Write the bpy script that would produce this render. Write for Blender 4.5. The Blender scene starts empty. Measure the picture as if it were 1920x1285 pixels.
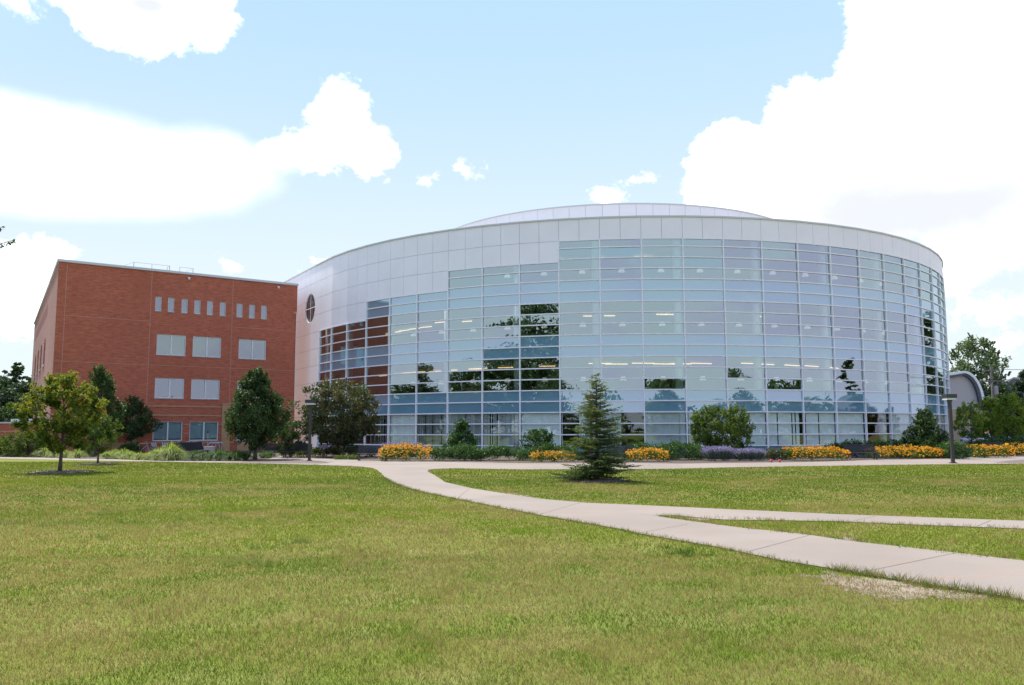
import bpy, math, random
import numpy as np
from mathutils import Vector, Matrix, Euler
R_ = math.radians
SC = bpy.context.scene
COL = SC.collection

# ------------------------------------------------------------------ camera
F, PIT, ROLL = 1560.5, .1056, -.0023
cam_d = bpy.data.cameras.new('camera'); cam = bpy.data.objects.new('camera', cam_d); COL.objects.link(cam)
cam_d.sensor_width = 36; cam_d.lens = F / 1920 * 36; cam_d.clip_start = .1; cam_d.clip_end = 4000
cam.matrix_world = Matrix.Translation((0, 0, 1.75)) @ Matrix.Rotation(math.pi/2 + PIT, 4, 'X') @ Matrix.Rotation(ROLL, 4, 'Z')
SC.camera = cam

# ------------------------------------------------------------------ light
SUN_EL, SUN_AZ = R_(57), math.atan2(-.66, .75)        # azimuth measured from +Y towards +X
sun_d = bpy.data.lights.new('sun', 'SUN'); sun = bpy.data.objects.new('sun', sun_d); COL.objects.link(sun)
sun_d.energy = 2.4; sun_d.angle = R_(3); sun_d.color = (1, .95, .86)
tosun = Vector((math.sin(SUN_AZ)*math.cos(SUN_EL), math.cos(SUN_AZ)*math.cos(SUN_EL), math.sin(SUN_EL)))
sun.rotation_euler = tosun.to_track_quat('Z', 'Y').to_euler(); sun.location = tosun * 60
SC.view_settings.view_transform = 'Standard'; SC.view_settings.look = 'None'
SC.view_settings.exposure = 1.60; SC.view_settings.gamma = 1

# ------------------------------------------------------------------ sky
W = bpy.data.worlds.new('World'); SC.world = W; W.use_nodes = True
wt = W.node_tree; wt.nodes.clear()
def N(t, typ, **k):
    n = t.nodes.new(typ)
    for a, b in k.items():
        if a[0] == '_': n.inputs[a[1:]].default_value = b
        else: setattr(n, a, b)
    return n
def val(t, sock, v):
    if isinstance(v, bpy.types.NodeSocket): t.links.new(v, sock)
    else: sock.default_value = v
def M(t, op, *a, clamp=False):
    n = t.nodes.new('ShaderNodeMath'); n.operation = op; n.use_clamp = clamp
    for i, v in enumerate(a): val(t, n.inputs[i], v)
    return n.outputs[0]
def ss(t, x, lo, hi):
    n = t.nodes.new('ShaderNodeMapRange'); n.interpolation_type = 'SMOOTHSTEP'; n.clamp = True
    val(t, n.inputs[0], x); val(t, n.inputs[1], lo); val(t, n.inputs[2], hi)
    return n.outputs[0]
def mixc(t, fac, a, b, typ='MIX'):
    n = t.nodes.new('ShaderNodeMix'); n.data_type = 'RGBA'; n.blend_type = typ
    val(t, n.inputs[0], fac)
    for s, v in ((n.inputs[6], a), (n.inputs[7], b)):
        if isinstance(v, bpy.types.NodeSocket): t.links.new(v, s)
        else: s.default_value = (*v[:3], 1)
    return n.outputs[2]
def px_dir(px, py):
    a = (px-960)/F; b = (py-642.5)/F
    x = a*math.cos(ROLL)+b*math.sin(ROLL); y = -a*math.sin(ROLL)+b*math.cos(ROLL)
    return Vector((x, math.cos(PIT)+y*math.sin(PIT), math.sin(PIT)-y*math.cos(PIT)))
def azel(px, py):
    d = px_dir(px, py).normalized()
    return math.atan2(d.x, d.y), math.asin(d.z)
def build_sky():
    t = wt
    tc = N(t, 'ShaderNodeTexCoord'); D = tc.outputs['Generated']
    sx = N(t, 'ShaderNodeSeparateXYZ'); t.links.new(D, sx.inputs[0])
    az = M(t, 'ARCTAN2', sx.outputs[0], sx.outputs[1]); el = M(t, 'ARCSINE', sx.outputs[2])
    sky = N(t, 'ShaderNodeTexSky', sky_type='NISHITA', sun_disc=False, sun_elevation=SUN_EL, sun_rotation=SUN_AZ,
            altitude=200, air_density=1.0, dust_density=.3, ozone_density=1.0)
    def noise(scale, det=8, rough=.55, dist=0, zs=2.2, off=(0, 0, 0)):
        mp = N(t, 'ShaderNodeMapping'); t.links.new(D, mp.inputs[0])
        mp.inputs['Scale'].default_value = (scale, scale, scale*zs); mp.inputs['Location'].default_value = off
        n = N(t, 'ShaderNodeTexNoise', _Scale=1.0, _Detail=det, _Roughness=rough, _Distortion=dist); t.links.new(mp.outputs[0], n.inputs['Vector'])
        return n.outputs['Fac']
    n1 = noise(7, 10, .6, .2, 1.4); n2 = noise(3.2, 4, .5, 0, 2.2, (4, 1, 2)); n3 = noise(28, 6, .6, .3, 1.2, (1, 7, 3)); n4 = noise(60, 8, .7, .4, 1.2, (5, 2, 8))
    warp = M(t, 'ADD', M(t, 'MULTIPLY', M(t, 'SUBTRACT', n1, .5), 1.7), M(t, 'MULTIPLY', M(t, 'SUBTRACT', n3, .5), .55))
    # clouds of the photographed part of the sky: (azimuth, elevation) ellipses, edges broken up by the noise above
    def blobs(L):
        acc = None
        for (px, py, rx, ry, rot) in L:
            a0, e0 = azel(px, py); ra = rx/1750; re = ry/1600
            da = M(t, 'SUBTRACT', az, a0); de = M(t, 'SUBTRACT', el, e0)
            c, s = math.cos(rot), math.sin(rot)
            u = M(t, 'MULTIPLY', M(t, 'ADD', M(t, 'MULTIPLY', da, c), M(t, 'MULTIPLY', de, s)), 1/ra)
            v = M(t, 'MULTIPLY', M(t, 'SUBTRACT', M(t, 'MULTIPLY', de, c), M(t, 'MULTIPLY', da, s)), 1/re)
            q = M(t, 'SQRT', M(t, 'ADD', M(t, 'MULTIPLY', u, u), M(t, 'MULTIPLY', v, v)))
            b = M(t, 'MULTIPLY', M(t, 'SUBTRACT', 1, q), min(rx, ry)/60.)
            acc = b if acc is None else M(t, 'SMOOTH_MAX', acc, b, .25)
        return acc
    crisp = blobs([(1790, 120, 210, 260, 0), (1700, 280, 280, 170, .2), (1500, 240, 85, 95, .3), (1390, 330, 130, 105, 0),
                   (1560, 340, 240, 90, 0), (1880, 300, 200, 200, 0), (1345, 262, 45, 30, 0),
                   (640, 230, 75, 78, 0), (700, 290, 75, 65, 0), (590, 290, 80, 50, 0), (530, 285, 60, 28, 0), (735, 335, 38, 28, 0),
                   (280, -10, 170, 80, 0), (390, 30, 70, 60, 0), (190, 30, 90, 50, -.5), (40, 10, 60, 24, -.5), (265, 75, 40, 35, 0),
                   (795, 337, 40, 22, 0), (870, 315, 30, 16, 0), (1135, 370, 48, 28, 0), (1195, 337, 45, 9, .1),
                   (1800, 500, 120, 50, .1), (1895, 572, 95, 34, .2), (1900, 470, 60, 28, .2), (435, 500, 40, 24, 0), (590, 490, 45, 26, .4),
                   (100, 470, 55, 16, 0), (25, 560, 90, 80, 0), (1885, 640, 50, 22, 0)])
    soft = blobs([(60, 290, 330, 110, 0), (300, 320, 250, 85, 0), (430, 300, 130, 55, -.3), (150, 360, 300, 50, 0), (520, 300, 100, 35, 0)])
    inb = M(t, 'MULTIPLY', ss(t, sx.outputs[1], .55, .8), 1.0)     # the hand-placed clouds live ahead
    fc = M(t, 'ADD', crisp, M(t, 'MULTIPLY', warp, 1.15)); covc = ss(t, M(t, 'ADD', fc, M(t, 'MULTIPLY', M(t, 'SUBTRACT', n4, .5), .9)), .0, .42)
    fs = M(t, 'ADD', soft, M(t, 'MULTIPLY', warp, .35)); covs = ss(t, fs, -.05, 1.1)
    ahead = M(t, 'MAXIMUM', covc, covs)
    # broken cloud everywhere else
    g = M(t, 'ADD', M(t, 'MULTIPLY', n2, .65), M(t, 'MULTIPLY', n1, .35))
    side = ss(t, sx.outputs[0], -.15, .75); wide = M(t, 'MULTIPLY', ss(t, M(t, 'ADD', g, M(t, 'MULTIPLY', side, .13)), .50, .66), .8)
    inv = M(t, 'SUBTRACT', 1, inb)
    cov = M(t, 'ADD', M(t, 'MULTIPLY', ahead, inb), M(t, 'MULTIPLY', wide, inv))
    # cloud body: bright, with blue-grey flat bases low on the right
    a1, e1 = azel(1730, 392)
    db = M(t, 'SQRT', M(t, 'ADD', M(t, 'POWER', M(t, 'MULTIPLY', M(t, 'SUBTRACT', az, a1), 3.4), 2.0), M(t, 'POWER', M(t, 'MULTIPLY', M(t, 'SUBTRACT', el, e1), 14), 2.0)))
    a2, e2 = azel(275, 8)
    db2 = M(t, 'SQRT', M(t, 'ADD', M(t, 'POWER', M(t, 'MULTIPLY', M(t, 'SUBTRACT', az, a2), 17.), 2.0), M(t, 'POWER', M(t, 'MULTIPLY', M(t, 'SUBTRACT', el, e2), 40), 2.0)))
    a3, e3 = azel(1860, 520)
    db3 = M(t, 'SQRT', M(t, 'ADD', M(t, 'POWER', M(t, 'MULTIPLY', M(t, 'SUBTRACT', az, a3), 8.), 2.0), M(t, 'POWER', M(t, 'MULTIPLY', M(t, 'SUBTRACT', el, e3), 26), 2.0)))
    bs3 = M(t, 'MULTIPLY', ss(t, M(t, 'ADD', db3, M(t, 'MULTIPLY', warp, 1.1)), 1.1, .2), M(t, 'MULTIPLY', inb, .8))
    bs = M(t, 'MULTIPLY', M(t, 'MAXIMUM', ss(t, M(t, 'ADD', db, M(t, 'MULTIPLY', warp, .5)), 1.15, .2), ss(t, M(t, 'ADD', db2, M(t, 'MULTIPLY', warp, .4)), 1.0, .2)), inb)
    shade = M(t, 'ADD', M(t, 'MAXIMUM', bs, bs3), M(t, 'MULTIPLY', inv, M(t, 'MULTIPLY', ss(t, n2, .42, .62), .95)))
    ccol = mixc(t, shade, mixc(t, inb, (3.7, 3.8, 4.1), (6.5, 6.5, 6.8)), mixc(t, inb, (2.9, 2.85, 3.7), (3.0, 3.12, 3.55)))
    ccol = mixc(t, M(t, 'MULTIPLY', inv, ss(t, n1, .38, .62)), ccol, (2.85, 2.7, 3.75))
    skyc = mixc(t, 1.0, sky.outputs[0], (1.15, 1.15, 1.2), 'MULTIPLY'); cap = mixc(t, inb, (2.8, 3.75, 5.1), (1.78, 2.60, 3.55)); skyc = mixc(t, 1.0, skyc, cap, 'DARKEN')
    hz = ss(t, el, .52, .06)
    skyc = mixc(t, M(t, 'MULTIPLY', hz, .95), skyc, (2.95, 3.28, 3.42))
    c = mixc(t, cov, skyc, ccol)
    gray = M(t, 'LESS_THAN', sx.outputs[2], 0.0)
    bg = N(t, 'ShaderNodeBackground', _Strength=.1); t.links.new(c, bg.inputs[0])
    out = N(t, 'ShaderNodeOutputWorld'); t.links.new(bg.outputs[0], out.inputs[0])
    try: W.cycles.sampling_method = 'MANUAL'; W.cycles.sample_map_resolution = 512
    except Exception: pass
build_sky()

# ------------------------------------------------------------------ helpers
def ground(px, py, z=0.):
    d = px_dir(px, py); t = (z-1.75)/d.z
    return Vector((d.x*t, d.y*t, z))
def at(px, py, Y):
    d = px_dir(px, py); t = Y/d.y
    return Vector((d.x*t, Y, 1.75+d.z*t))
def tag(o, label=None, cat=None, group=None, kind=None):
    if label: o['label'] = label
    if cat: o['category'] = cat
    if group: o['group'] = group
    if kind: o['kind'] = kind
    return o
def empty(name, loc, rz=0, label=None, cat=None, group=None):
    o = bpy.data.objects.new(name, None); COL.objects.link(o)
    o.location = loc; o.rotation_euler = (0, 0, rz); o.empty_display_size = .3
    return tag(o, label, cat, group)
def raw(name, v, f, m, parent=None, mi=None, smooth=False, attrs=None):
    me = bpy.data.meshes.new(name)
    me.from_pydata(v, [], f)
    for x in (m if isinstance(m, (list, tuple)) else [m]): me.materials.append(x)
    if mi is not None: me.polygons.foreach_set('material_index', np.asarray(mi, dtype=np.int32))
    if smooth: me.polygons.foreach_set('use_smooth', np.ones(len(me.polygons), bool))
    if attrs:
        for k, a in attrs.items():
            a = np.asarray(a, dtype=np.float32)
            if a.ndim == 1: at_ = me.attributes.new(k, 'FLOAT', 'POINT'); at_.data.foreach_set('value', a)
            else:
                at_ = me.attributes.new(k, 'FLOAT_COLOR', 'POINT'); b = np.ones((len(a), 4), np.float32); b[:, :3] = a; at_.data.foreach_set('color', b.ravel())
    me.update()
    o = bpy.data.objects.new(name, me); COL.objects.link(o)
    if parent: o.parent = parent
    return o
class MB:
    def __init__(s): s.v = []; s.f = []; s.mi = []; s.m = 0
    def add(s, v, f):
        b = len(s.v); s.v += [tuple(x) for x in v]; s.f += [tuple(i+b for i in q) for q in f]; s.mi += [s.m]*len(f)
    def box(s, c, size, rz=0, ux=None):
        x, y, z = [k/2 for k in size]; c = Vector(c); co, si = math.cos(rz), math.sin(rz)
        P = []
        for a, b, d in ((-x,-y,-z),(x,-y,-z),(x,y,-z),(-x,y,-z),(-x,-y,z),(x,-y,z),(x,y,z),(-x,y,z)):
            P.append((c.x+a*co-b*si, c.y+a*si+b*co, c.z+d))
        s.add(P, [(0,3,2,1),(4,5,6,7),(0,1,5,4),(1,2,6,5),(2,3,7,6),(3,0,4,7)])
    def b2(s, lo, hi): s.box([(a+b)/2 for a, b in zip(lo, hi)], [abs(b-a) for a, b in zip(lo, hi)])
    def hexa(s, P): s.add(P, [(0,3,2,1),(4,5,6,7),(0,1,5,4),(1,2,6,5),(2,3,7,6),(3,0,4,7)])
    def tube(s, pts, rad, n=8, cap=True):
        pts = [Vector(p) for p in pts]
        if not isinstance(rad, (list, tuple)): rad = [rad]*len(pts)
        rings = []; up = Vector((0, 0, 1))
        for i, p in enumerate(pts):
            d = (pts[min(i+1, len(pts)-1)]-pts[max(i-1, 0)]).normalized()
            a = d.cross(up if abs(d.z) < .9 else Vector((1, 0, 0))).normalized(); b = d.cross(a)
            rings.append([p+(a*math.cos(k*2*math.pi/n)+b*math.sin(k*2*math.pi/n))*rad[i] for k in range(n)])
        V = [q for r in rings for q in r]; Fc = []
        for i in range(len(pts)-1):
            for k in range(n):
                Fc.append((i*n+k, i*n+(k+1) % n, (i+1)*n+(k+1) % n, (i+1)*n+k))
        if cap: Fc += [tuple(range(n))[::-1], tuple((len(pts)-1)*n+k for k in range(n))]
        s.add(V, Fc)
    def lathe(s, prof, c=(0, 0, 0), n=16):
        V = []; Fc = []
        for r, z in prof:
            for k in range(n): V.append((c[0]+r*math.cos(k*2*math.pi/n), c[1]+r*math.sin(k*2*math.pi/n), c[2]+z))
        for i in range(len(prof)-1):
            for k in range(n): Fc.append((i*n+k, i*n+(k+1) % n, (i+1)*n+(k+1) % n, (i+1)*n+k))
        Fc += [tuple(range(n))[::-1], tuple((len(prof)-1)*n+k for k in range(n))]
        s.add(V, Fc)
    def prism(s, poly, z0, z1):
        n = len(poly); V = [(p[0], p[1], z0) for p in poly]+[(p[0], p[1], z1) for p in poly]
        s.add(V, [tuple(range(n))[::-1], tuple(range(n, 2*n))]+[(i, (i+1) % n, n+(i+1) % n, n+i) for i in range(n)])
    def build(s, name, m, parent=None, smooth=False):
        return raw(name, s.v, s.f, m, parent, s.mi, smooth)
def copy_tree(o, parent=None):
    c = o.copy(); COL.objects.link(c)
    if parent: c.parent = parent
    for ch in [x for x in CHILD(o)]: copy_tree(ch, c)
    return c
def CHILD(o): return [x for x in bpy.data.objects if x.parent == o]

# ------------------------------------------------------------------ materials
def mat(name, col, rough=.7, metal=0, spec=.5, var=0, vscale=3, bump=0, bscale=30, emit=None, vcol=None, stretch=(1,1,1)):
    m = bpy.data.materials.new(name); m.use_nodes = True; t = m.node_tree
    p = t.nodes['Principled BSDF']; p.inputs['Base Color'].default_value = (*col, 1)
    p.inputs['Roughness'].default_value = rough; p.inputs['Metallic'].default_value = metal
    p.inputs['Specular IOR Level'].default_value = spec
    if var or bump:
        tc = N(t, 'ShaderNodeTexCoord'); mp = N(t, 'ShaderNodeMapping'); mp.inputs['Scale'].default_value = stretch
        t.links.new(tc.outputs['Object'], mp.inputs[0])
    if var:
        n = N(t, 'ShaderNodeTexNoise', _Scale=vscale, _Detail=6, _Roughness=.6); t.links.new(mp.outputs[0], n.inputs['Vector'])
        b = vcol if vcol else tuple(c*(1-var) for c in col)
        t.links.new(mixc(t, ss(t, n.outputs['Fac'], .35, .68), col, b), p.inputs['Base Color'])
    if bump:
        n = N(t, 'ShaderNodeTexNoise', _Scale=bscale, _Detail=6, _Roughness=.6); t.links.new(mp.outputs[0], n.inputs['Vector'])
        bm = N(t, 'ShaderNodeBump', _Strength=bump, _Distance=.05); t.links.new(n.outputs['Fac'], bm.inputs['Height']); t.links.new(bm.outputs[0], p.inputs['Normal'])
    if emit: p.inputs['Emission Color'].default_value = (*emit[0], 1); p.inputs['Emission Strength'].default_value = emit[1]
    return m
def glass_mat(name, refl, tint, body=None, rcol=(1, 1, 1), fk=1.):
    m = bpy.data.materials.new(name); m.use_nodes = True; t = m.node_tree; t.nodes.clear()
    gl = N(t, 'ShaderNodeBsdfGlossy', _Roughness=0.0); gl.inputs[0].default_value = (*rcol, 1)
    tc = N(t, 'ShaderNodeTexCoord')
    nz = N(t, 'ShaderNodeTexNoise', _Scale=.55, _Detail=1.0); t.links.new(tc.outputs['Object'], nz.inputs['Vector'])
    bp = N(t, 'ShaderNodeBump', _Strength=.06, _Distance=.1); t.links.new(nz.outputs['Fac'], bp.inputs['Height']); t.links.new(bp.outputs[0], gl.inputs['Normal'])
    if body: b = N(t, 'ShaderNodeBsdfDiffuse'); b.inputs[0].default_value = (*body, 1)
    else: b = N(t, 'ShaderNodeBsdfTransparent'); b.inputs[0].default_value = (*tint, 1)
    fr = N(t, 'ShaderNodeFresnel', _IOR=1.5)
    fac = M(t, 'ADD', M(t, 'MULTIPLY', fr.outputs[0], (1-refl)*fk), refl, clamp=True)
    mx = N(t, 'ShaderNodeMixShader'); t.links.new(fac, mx.inputs[0]); t.links.new(b.outputs[0], mx.inputs[1]); t.links.new(gl.outputs[0], mx.inputs[2])
    o = N(t, 'ShaderNodeOutputMaterial'); t.links.new(mx.outputs[0], o.inputs[0])
    return m
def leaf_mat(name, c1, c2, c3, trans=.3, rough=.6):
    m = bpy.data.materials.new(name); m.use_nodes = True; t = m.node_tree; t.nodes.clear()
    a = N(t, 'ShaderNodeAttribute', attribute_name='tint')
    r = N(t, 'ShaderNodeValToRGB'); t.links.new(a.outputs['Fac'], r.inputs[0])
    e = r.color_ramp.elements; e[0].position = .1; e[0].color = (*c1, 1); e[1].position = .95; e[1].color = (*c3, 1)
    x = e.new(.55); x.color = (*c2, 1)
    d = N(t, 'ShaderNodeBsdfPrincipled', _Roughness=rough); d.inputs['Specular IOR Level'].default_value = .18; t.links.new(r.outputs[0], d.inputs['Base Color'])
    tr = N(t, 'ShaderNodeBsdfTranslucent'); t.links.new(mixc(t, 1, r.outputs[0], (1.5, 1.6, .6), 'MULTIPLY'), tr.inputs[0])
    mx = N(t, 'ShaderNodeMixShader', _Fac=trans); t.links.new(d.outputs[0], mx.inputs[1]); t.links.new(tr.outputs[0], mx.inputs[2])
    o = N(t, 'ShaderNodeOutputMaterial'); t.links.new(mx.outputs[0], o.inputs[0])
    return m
def brick_mat(name, c1, c2, mort, soldier=1):
    m = bpy.data.materials.new(name); m.use_nodes = True; t = m.node_tree; p = t.nodes['Principled BSDF']
    tc = N(t, 'ShaderNodeTexCoord'); sp = N(t, 'ShaderNodeSeparateXYZ'); t.links.new(tc.outputs['Object'], sp.inputs[0])
    cb = N(t, 'ShaderNodeCombineXYZ'); t.links.new(M(t, 'ADD', sp.outputs[0], sp.outputs[1]), cb.inputs[0]); t.links.new(sp.outputs[2], cb.inputs[1])
    b = N(t, 'ShaderNodeTexBrick', _Scale=1.0); t.links.new(cb.outputs[0], b.inputs['Vector'])
    b.inputs['Brick Width'].default_value = .40; b.inputs['Row Height'].default_value = .1; b.inputs['Mortar Size'].default_value = .008; b.inputs['Bias'].default_value = .1
    b.inputs['Color1'].default_value = (*c1, 1); b.inputs['Color2'].default_value = (*c2, 1); b.inputs['Mortar'].default_value = (*mort, 1)
    mp = N(t, 'ShaderNodeMapping'); mp.inputs['Scale'].default_value = (1.6, 11, 1); t.links.new(cb.outputs[0], mp.inputs[0])
    n = N(t, 'ShaderNodeTexNoise', _Scale=1.2, _Detail=7, _Roughness=.65); t.links.new(mp.outputs[0], n.inputs['Vector'])
    n2 = N(t, 'ShaderNodeTexNoise', _Scale=.22, _Detail=4); t.links.new(cb.outputs[0], n2.inputs['Vector'])
    c = mixc(t, ss(t, n.outputs['Fac'], .42, .80), b.outputs['Color'], tuple(k*.5 for k in c2))
    c = mixc(t, M(t, 'MULTIPLY', ss(t, n2.outputs['Fac'], .4, .7), .3), c, tuple(k*.6 for k in c1))
    t.links.new(c, p.inputs['Base Color']); p.inputs['Roughness'].default_value = .85
    bm = N(t, 'ShaderNodeBump', _Strength=.4, _Distance=.01); t.links.new(b.outputs['Fac'], bm.inputs['Height']); bm.invert = True; t.links.new(bm.outputs[0], p.inputs['Normal'])
    return m
MT = dict(
    alu=mat('white_aluminium', (.90, .87, .90), .35, .0, .5),
    panel=mat('pearl_metal_panel', (.96, .905, .92), .38, .0, .6, var=.05, vscale=.35),
    gap=mat('panel_joint', (.22, .22, .23), .8),
    coping=mat('metal_coping', (.62, .63, .64), .4),
    vision=glass_mat('vision_glass', .375, (.70, .80, .80), rcol=(.80, .96, 1)),
    gglass=glass_mat('ground_floor_glass', .14, (.96, 1, .99), rcol=(.9, .97, 1), fk=.25),
    spandrel=glass_mat('spandrel_glass', .27, None, (.18, .345, .45), (.86, .96, 1)),
    winglass=glass_mat('window_glass', .26, (.3, .35, .35), rcol=(.84, .98, 1)),
    shade=mat('window_shade', (.24, .36, .40), .7, var=.1, vscale=1),
    dark=mat('dark_interior', (.035, .03, .028), .9),
    ceil=mat('ceiling', (.30, .30, .29), .9, var=.15, vscale=1.5),
    carpet=mat('carpet', (.14, .12, .10), .95),
    core=mat('core_wall', (.15, .13, .11), .9, var=.5, vscale=.6),
    column=mat('painted_column', (.90, .92, .90), .7),
    blind=mat('vertical_blind', (.86, .93, .89), .7, var=.12, vscale=2),
    lampw=mat('lamp_shade', (.85, .85, .8), .6, emit=((1, .95, .85), .10)),
    warm=mat('warm_tube', (1, .8, .5), .5, emit=((1, .60, .30), .6)),
    brick=brick_mat('red_brick', (.59, .158, .076), (.44, .108, .062), (.56, .26, .16)),
    bricks=brick_mat('side_brick', (.40, .17, .12), (.30, .12, .09), (.42, .25, .2)),
    stone=mat('tan_stone', (.52, .31, .16), .85, var=.15, vscale=2.5),
    paleband=mat('pale_joint', (.50, .28, .2), .85),
    sill=mat('grey_sill', (.42, .38, .36), .7),
    frame=mat('window_frame', (.78, .78, .79), .45),
    roofing=mat('roofing', (.45, .45, .44), .9, var=.2, vscale=.5),
    bark=mat('bark', (.13, .105, .085), .9, var=.4, vscale=9, bump=.6, bscale=25),
    darkmetal=mat('dark_bronze_metal', (.055, .047, .050), .45, .2),
    lens=mat('lamp_lens', (.62, .62, .6), .25),
    conc=None,
    steel=mat('galvanised_steel', (.50, .52, .54), .35, .7),
    slat=mat('black_slat', (.022, .022, .024), .55, var=.3, vscale=8),
    benchseat=mat('bench_seat', (.05, .05, .053), .5),
    rubber=mat('rubber', (.02, .02, .02), .7),
    white=mat('white_paint', (.75, .75, .76), .4),
    carwhite=mat('car_paint_white', (.75, .76, .78), .2), carsilver=mat('car_paint_silver', (.42, .44, .47), .25, .3), carblue=mat('car_paint_dark', (.045, .06, .10), .2), 
    carglass=mat('car_glass', (.02, .025, .03), .05), tail=mat('tail_light', (.45, .02, .02), .3), tirerim=mat('rim', (.4, .4, .42), .3, .6),
    bluebike=mat('blue_paint', (.04, .06, .2), .4), whitebike=mat('pale_bike_paint', (.6, .5, .48), .4),
    annex=mat('ribbed_grey_metal', (.56, .51, .51), .5, .0), cream=mat('cream_block', (.55, .43, .30), .85, var=.12, vscale=2),
    greyroof=mat('grey_shingle', (.10, .10, .105), .9, var=.3, vscale=4), wood=mat('weathered_pole', (.27, .23, .20), .9, var=.3, vscale=5),
    red=mat('red_bloom', (.55, .02, .04), .6),
)
def concrete():
    m = bpy.data.materials.new('concrete_path'); m.use_nodes = True; t = m.node_tree; p = t.nodes['Principled BSDF']
    tc = N(t, 'ShaderNodeTexCoord'); O = tc.outputs['Object']
    a = N(t, 'ShaderNodeTexNoise', _Scale=.35, _Detail=5); t.links.new(O, a.inputs['Vector'])
    b = N(t, 'ShaderNodeTexNoise', _Scale=14, _Detail=8, _Roughness=.7); t.links.new(O, b.inputs['Vector'])
    mp = N(t, 'ShaderNodeMapping'); mp.inputs['Scale'].default_value = (.25, 2.2, 1); mp.inputs['Rotation'].default_value = (0, 0, .5); t.links.new(O, mp.inputs[0])
    s = N(t, 'ShaderNodeTexNoise', _Scale=1.6, _Detail=7, _Roughness=.7, _Distortion=1.5); t.links.new(mp.outputs[0], s.inputs['Vector'])
    c = mixc(t, ss(t, a.outputs['Fac'], .35, .65), (.262, .217, .180), (.225, .184, .152))
    c = mixc(t, M(t, 'MULTIPLY', ss(t, b.outputs['Fac'], .45, .75), .35), c, (.22, .18, .15))
    c = mixc(t, M(t, 'MULTIPLY', ss(t, s.outputs['Fac'], .56, .64), .55), c, (.30, .19, .115))
    t.links.new(c, p.inputs['Base Color']); p.inputs['Roughness'].default_value = .85
    bm = N(t, 'ShaderNodeBump', _Strength=.3, _Distance=.01); t.links.new(b.outputs['Fac'], bm.inputs['Height']); t.links.new(bm.outputs[0], p.inputs['Normal'])
    return m
MT['conc'] = concrete()
def attr_mat(name, trans=.0, rough=.8):
    m = bpy.data.materials.new(name); m.use_nodes = True; t = m.node_tree; t.nodes.clear()
    a = N(t, 'ShaderNodeAttribute', attribute_name='col')
    d = N(t, 'ShaderNodeBsdfDiffuse'); t.links.new(a.outputs['Color'], d.inputs[0])
    s = d.outputs[0]
    if trans:
        tr = N(t, 'ShaderNodeBsdfTranslucent'); t.links.new(mixc(t, 1, a.outputs['Color'], (1.3, 1.3, .8), 'MULTIPLY'), tr.inputs[0])
        mx = N(t, 'ShaderNodeMixShader', _Fac=trans); t.links.new(s, mx.inputs[1]); t.links.new(tr.outputs[0], mx.inputs[2]); s = mx.outputs[0]
    o = N(t, 'ShaderNodeOutputMaterial'); t.links.new(s, o.inputs[0])
    return m
MT['blade'] = attr_mat('grass_blade', .35)
LM = dict(
    silver=leaf_mat('leaf_silver', (.05, .085, .04), (.10, .15, .07), (.22, .27, .16), .3),
    lime=leaf_mat('leaf_lime', (.07, .13, .022), (.16, .25, .04), (.33, .29, .06), .45),
    maple=leaf_mat('leaf_maple', (.042, .075, .014), (.115, .165, .026), (.34, .23, .045), .4),
    darktree=leaf_mat('leaf_pear', (.026, .050, .018), (.055, .098, .030), (.115, .165, .045), .25, .5),
    bronze=leaf_mat('leaf_bronze', (.030, .048, .020), (.070, .088, .036), (.19, .14, .07), .25, .5),
    hedge=leaf_mat('leaf_hedge', (.018, .045, .013), (.045, .10, .026), (.11, .20, .04), .25, .5),
    fresh=leaf_mat('leaf_fresh', (.030, .060, .014), (.080, .130, .024), (.19, .22, .045), .35),
    spruce=leaf_mat('needle_spruce', (.028, .052, .018), (.070, .110, .034), (.19, .20, .06), .3),
    pine=leaf_mat('needle_dark', (.022, .045, .027), (.042, .078, .042), (.08, .125, .055), .25),
    orng=leaf_mat('grass_clump', (.11, .16, .035), (.26, .32, .09), (.48, .48, .19), .4),
    orngd=leaf_mat('grass_clump_dark', (.03, .07, .012), (.07, .14, .025), (.14, .20, .05), .3),
    sage=leaf_mat('sage', (.05, .075, .05), (.12, .14, .13), (.26, .20, .46), .2),
    lav=leaf_mat('lavender_bloom', (.17, .15, .28), (.27, .235, .45), (.36, .33, .54), .2),
    petal=leaf_mat('orange_petal', (.60, .22, .006), (.85, .37, .008), (.95, .52, .02), .3),
    chips=leaf_mat('mulch_chip', (.06, .04, .03), (.15, .11, .085), (.30, .23, .18), 0),
)

# ------------------------------------------------------------------ numpy noise
def vnoise(x, y, seed=0):
    xi = np.floor(x).astype(np.int64); yi = np.floor(y).astype(np.int64); xf = x-xi; yf = y-yi
    def h(a, b):
        n = (a*374761393+b*668265263+seed*1442695041) & 0x7fffffff
        n = ((n ^ (n >> 13))*1274126177) & 0x7fffffff
        return ((n ^ (n >> 16)) & 0xffff)/65535.
    u = xf*xf*(3-2*xf); v = yf*yf*(3-2*yf)
    return (h(xi, yi)*(1-u)+h(xi+1, yi)*u)*(1-v)+(h(xi, yi+1)*(1-u)+h(xi+1, yi+1)*u)*v
def fbm(x, y, s=1., o=4, seed=0):
    r = 0; a = .5; t = 0
    for i in range(o): r = r+a*vnoise(x*s+17.3*i, y*s-9.1*i, seed+i); t += a; a *= .55; s *= 2.03
    return r/t
def inpoly(x, y, P):
    P = np.array([(p[0], p[1]) for p in P]); c = np.zeros(len(x), bool); j = len(P)-1
    for i in range(len(P)):
        xi, yi = P[i]; xj, yj = P[j]
        if yi != yj: c ^= ((yi > y) != (yj > y)) & (x < (xj-xi)*(y-yi)/(yj-yi)+xi)
        j = i
    return c

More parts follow.
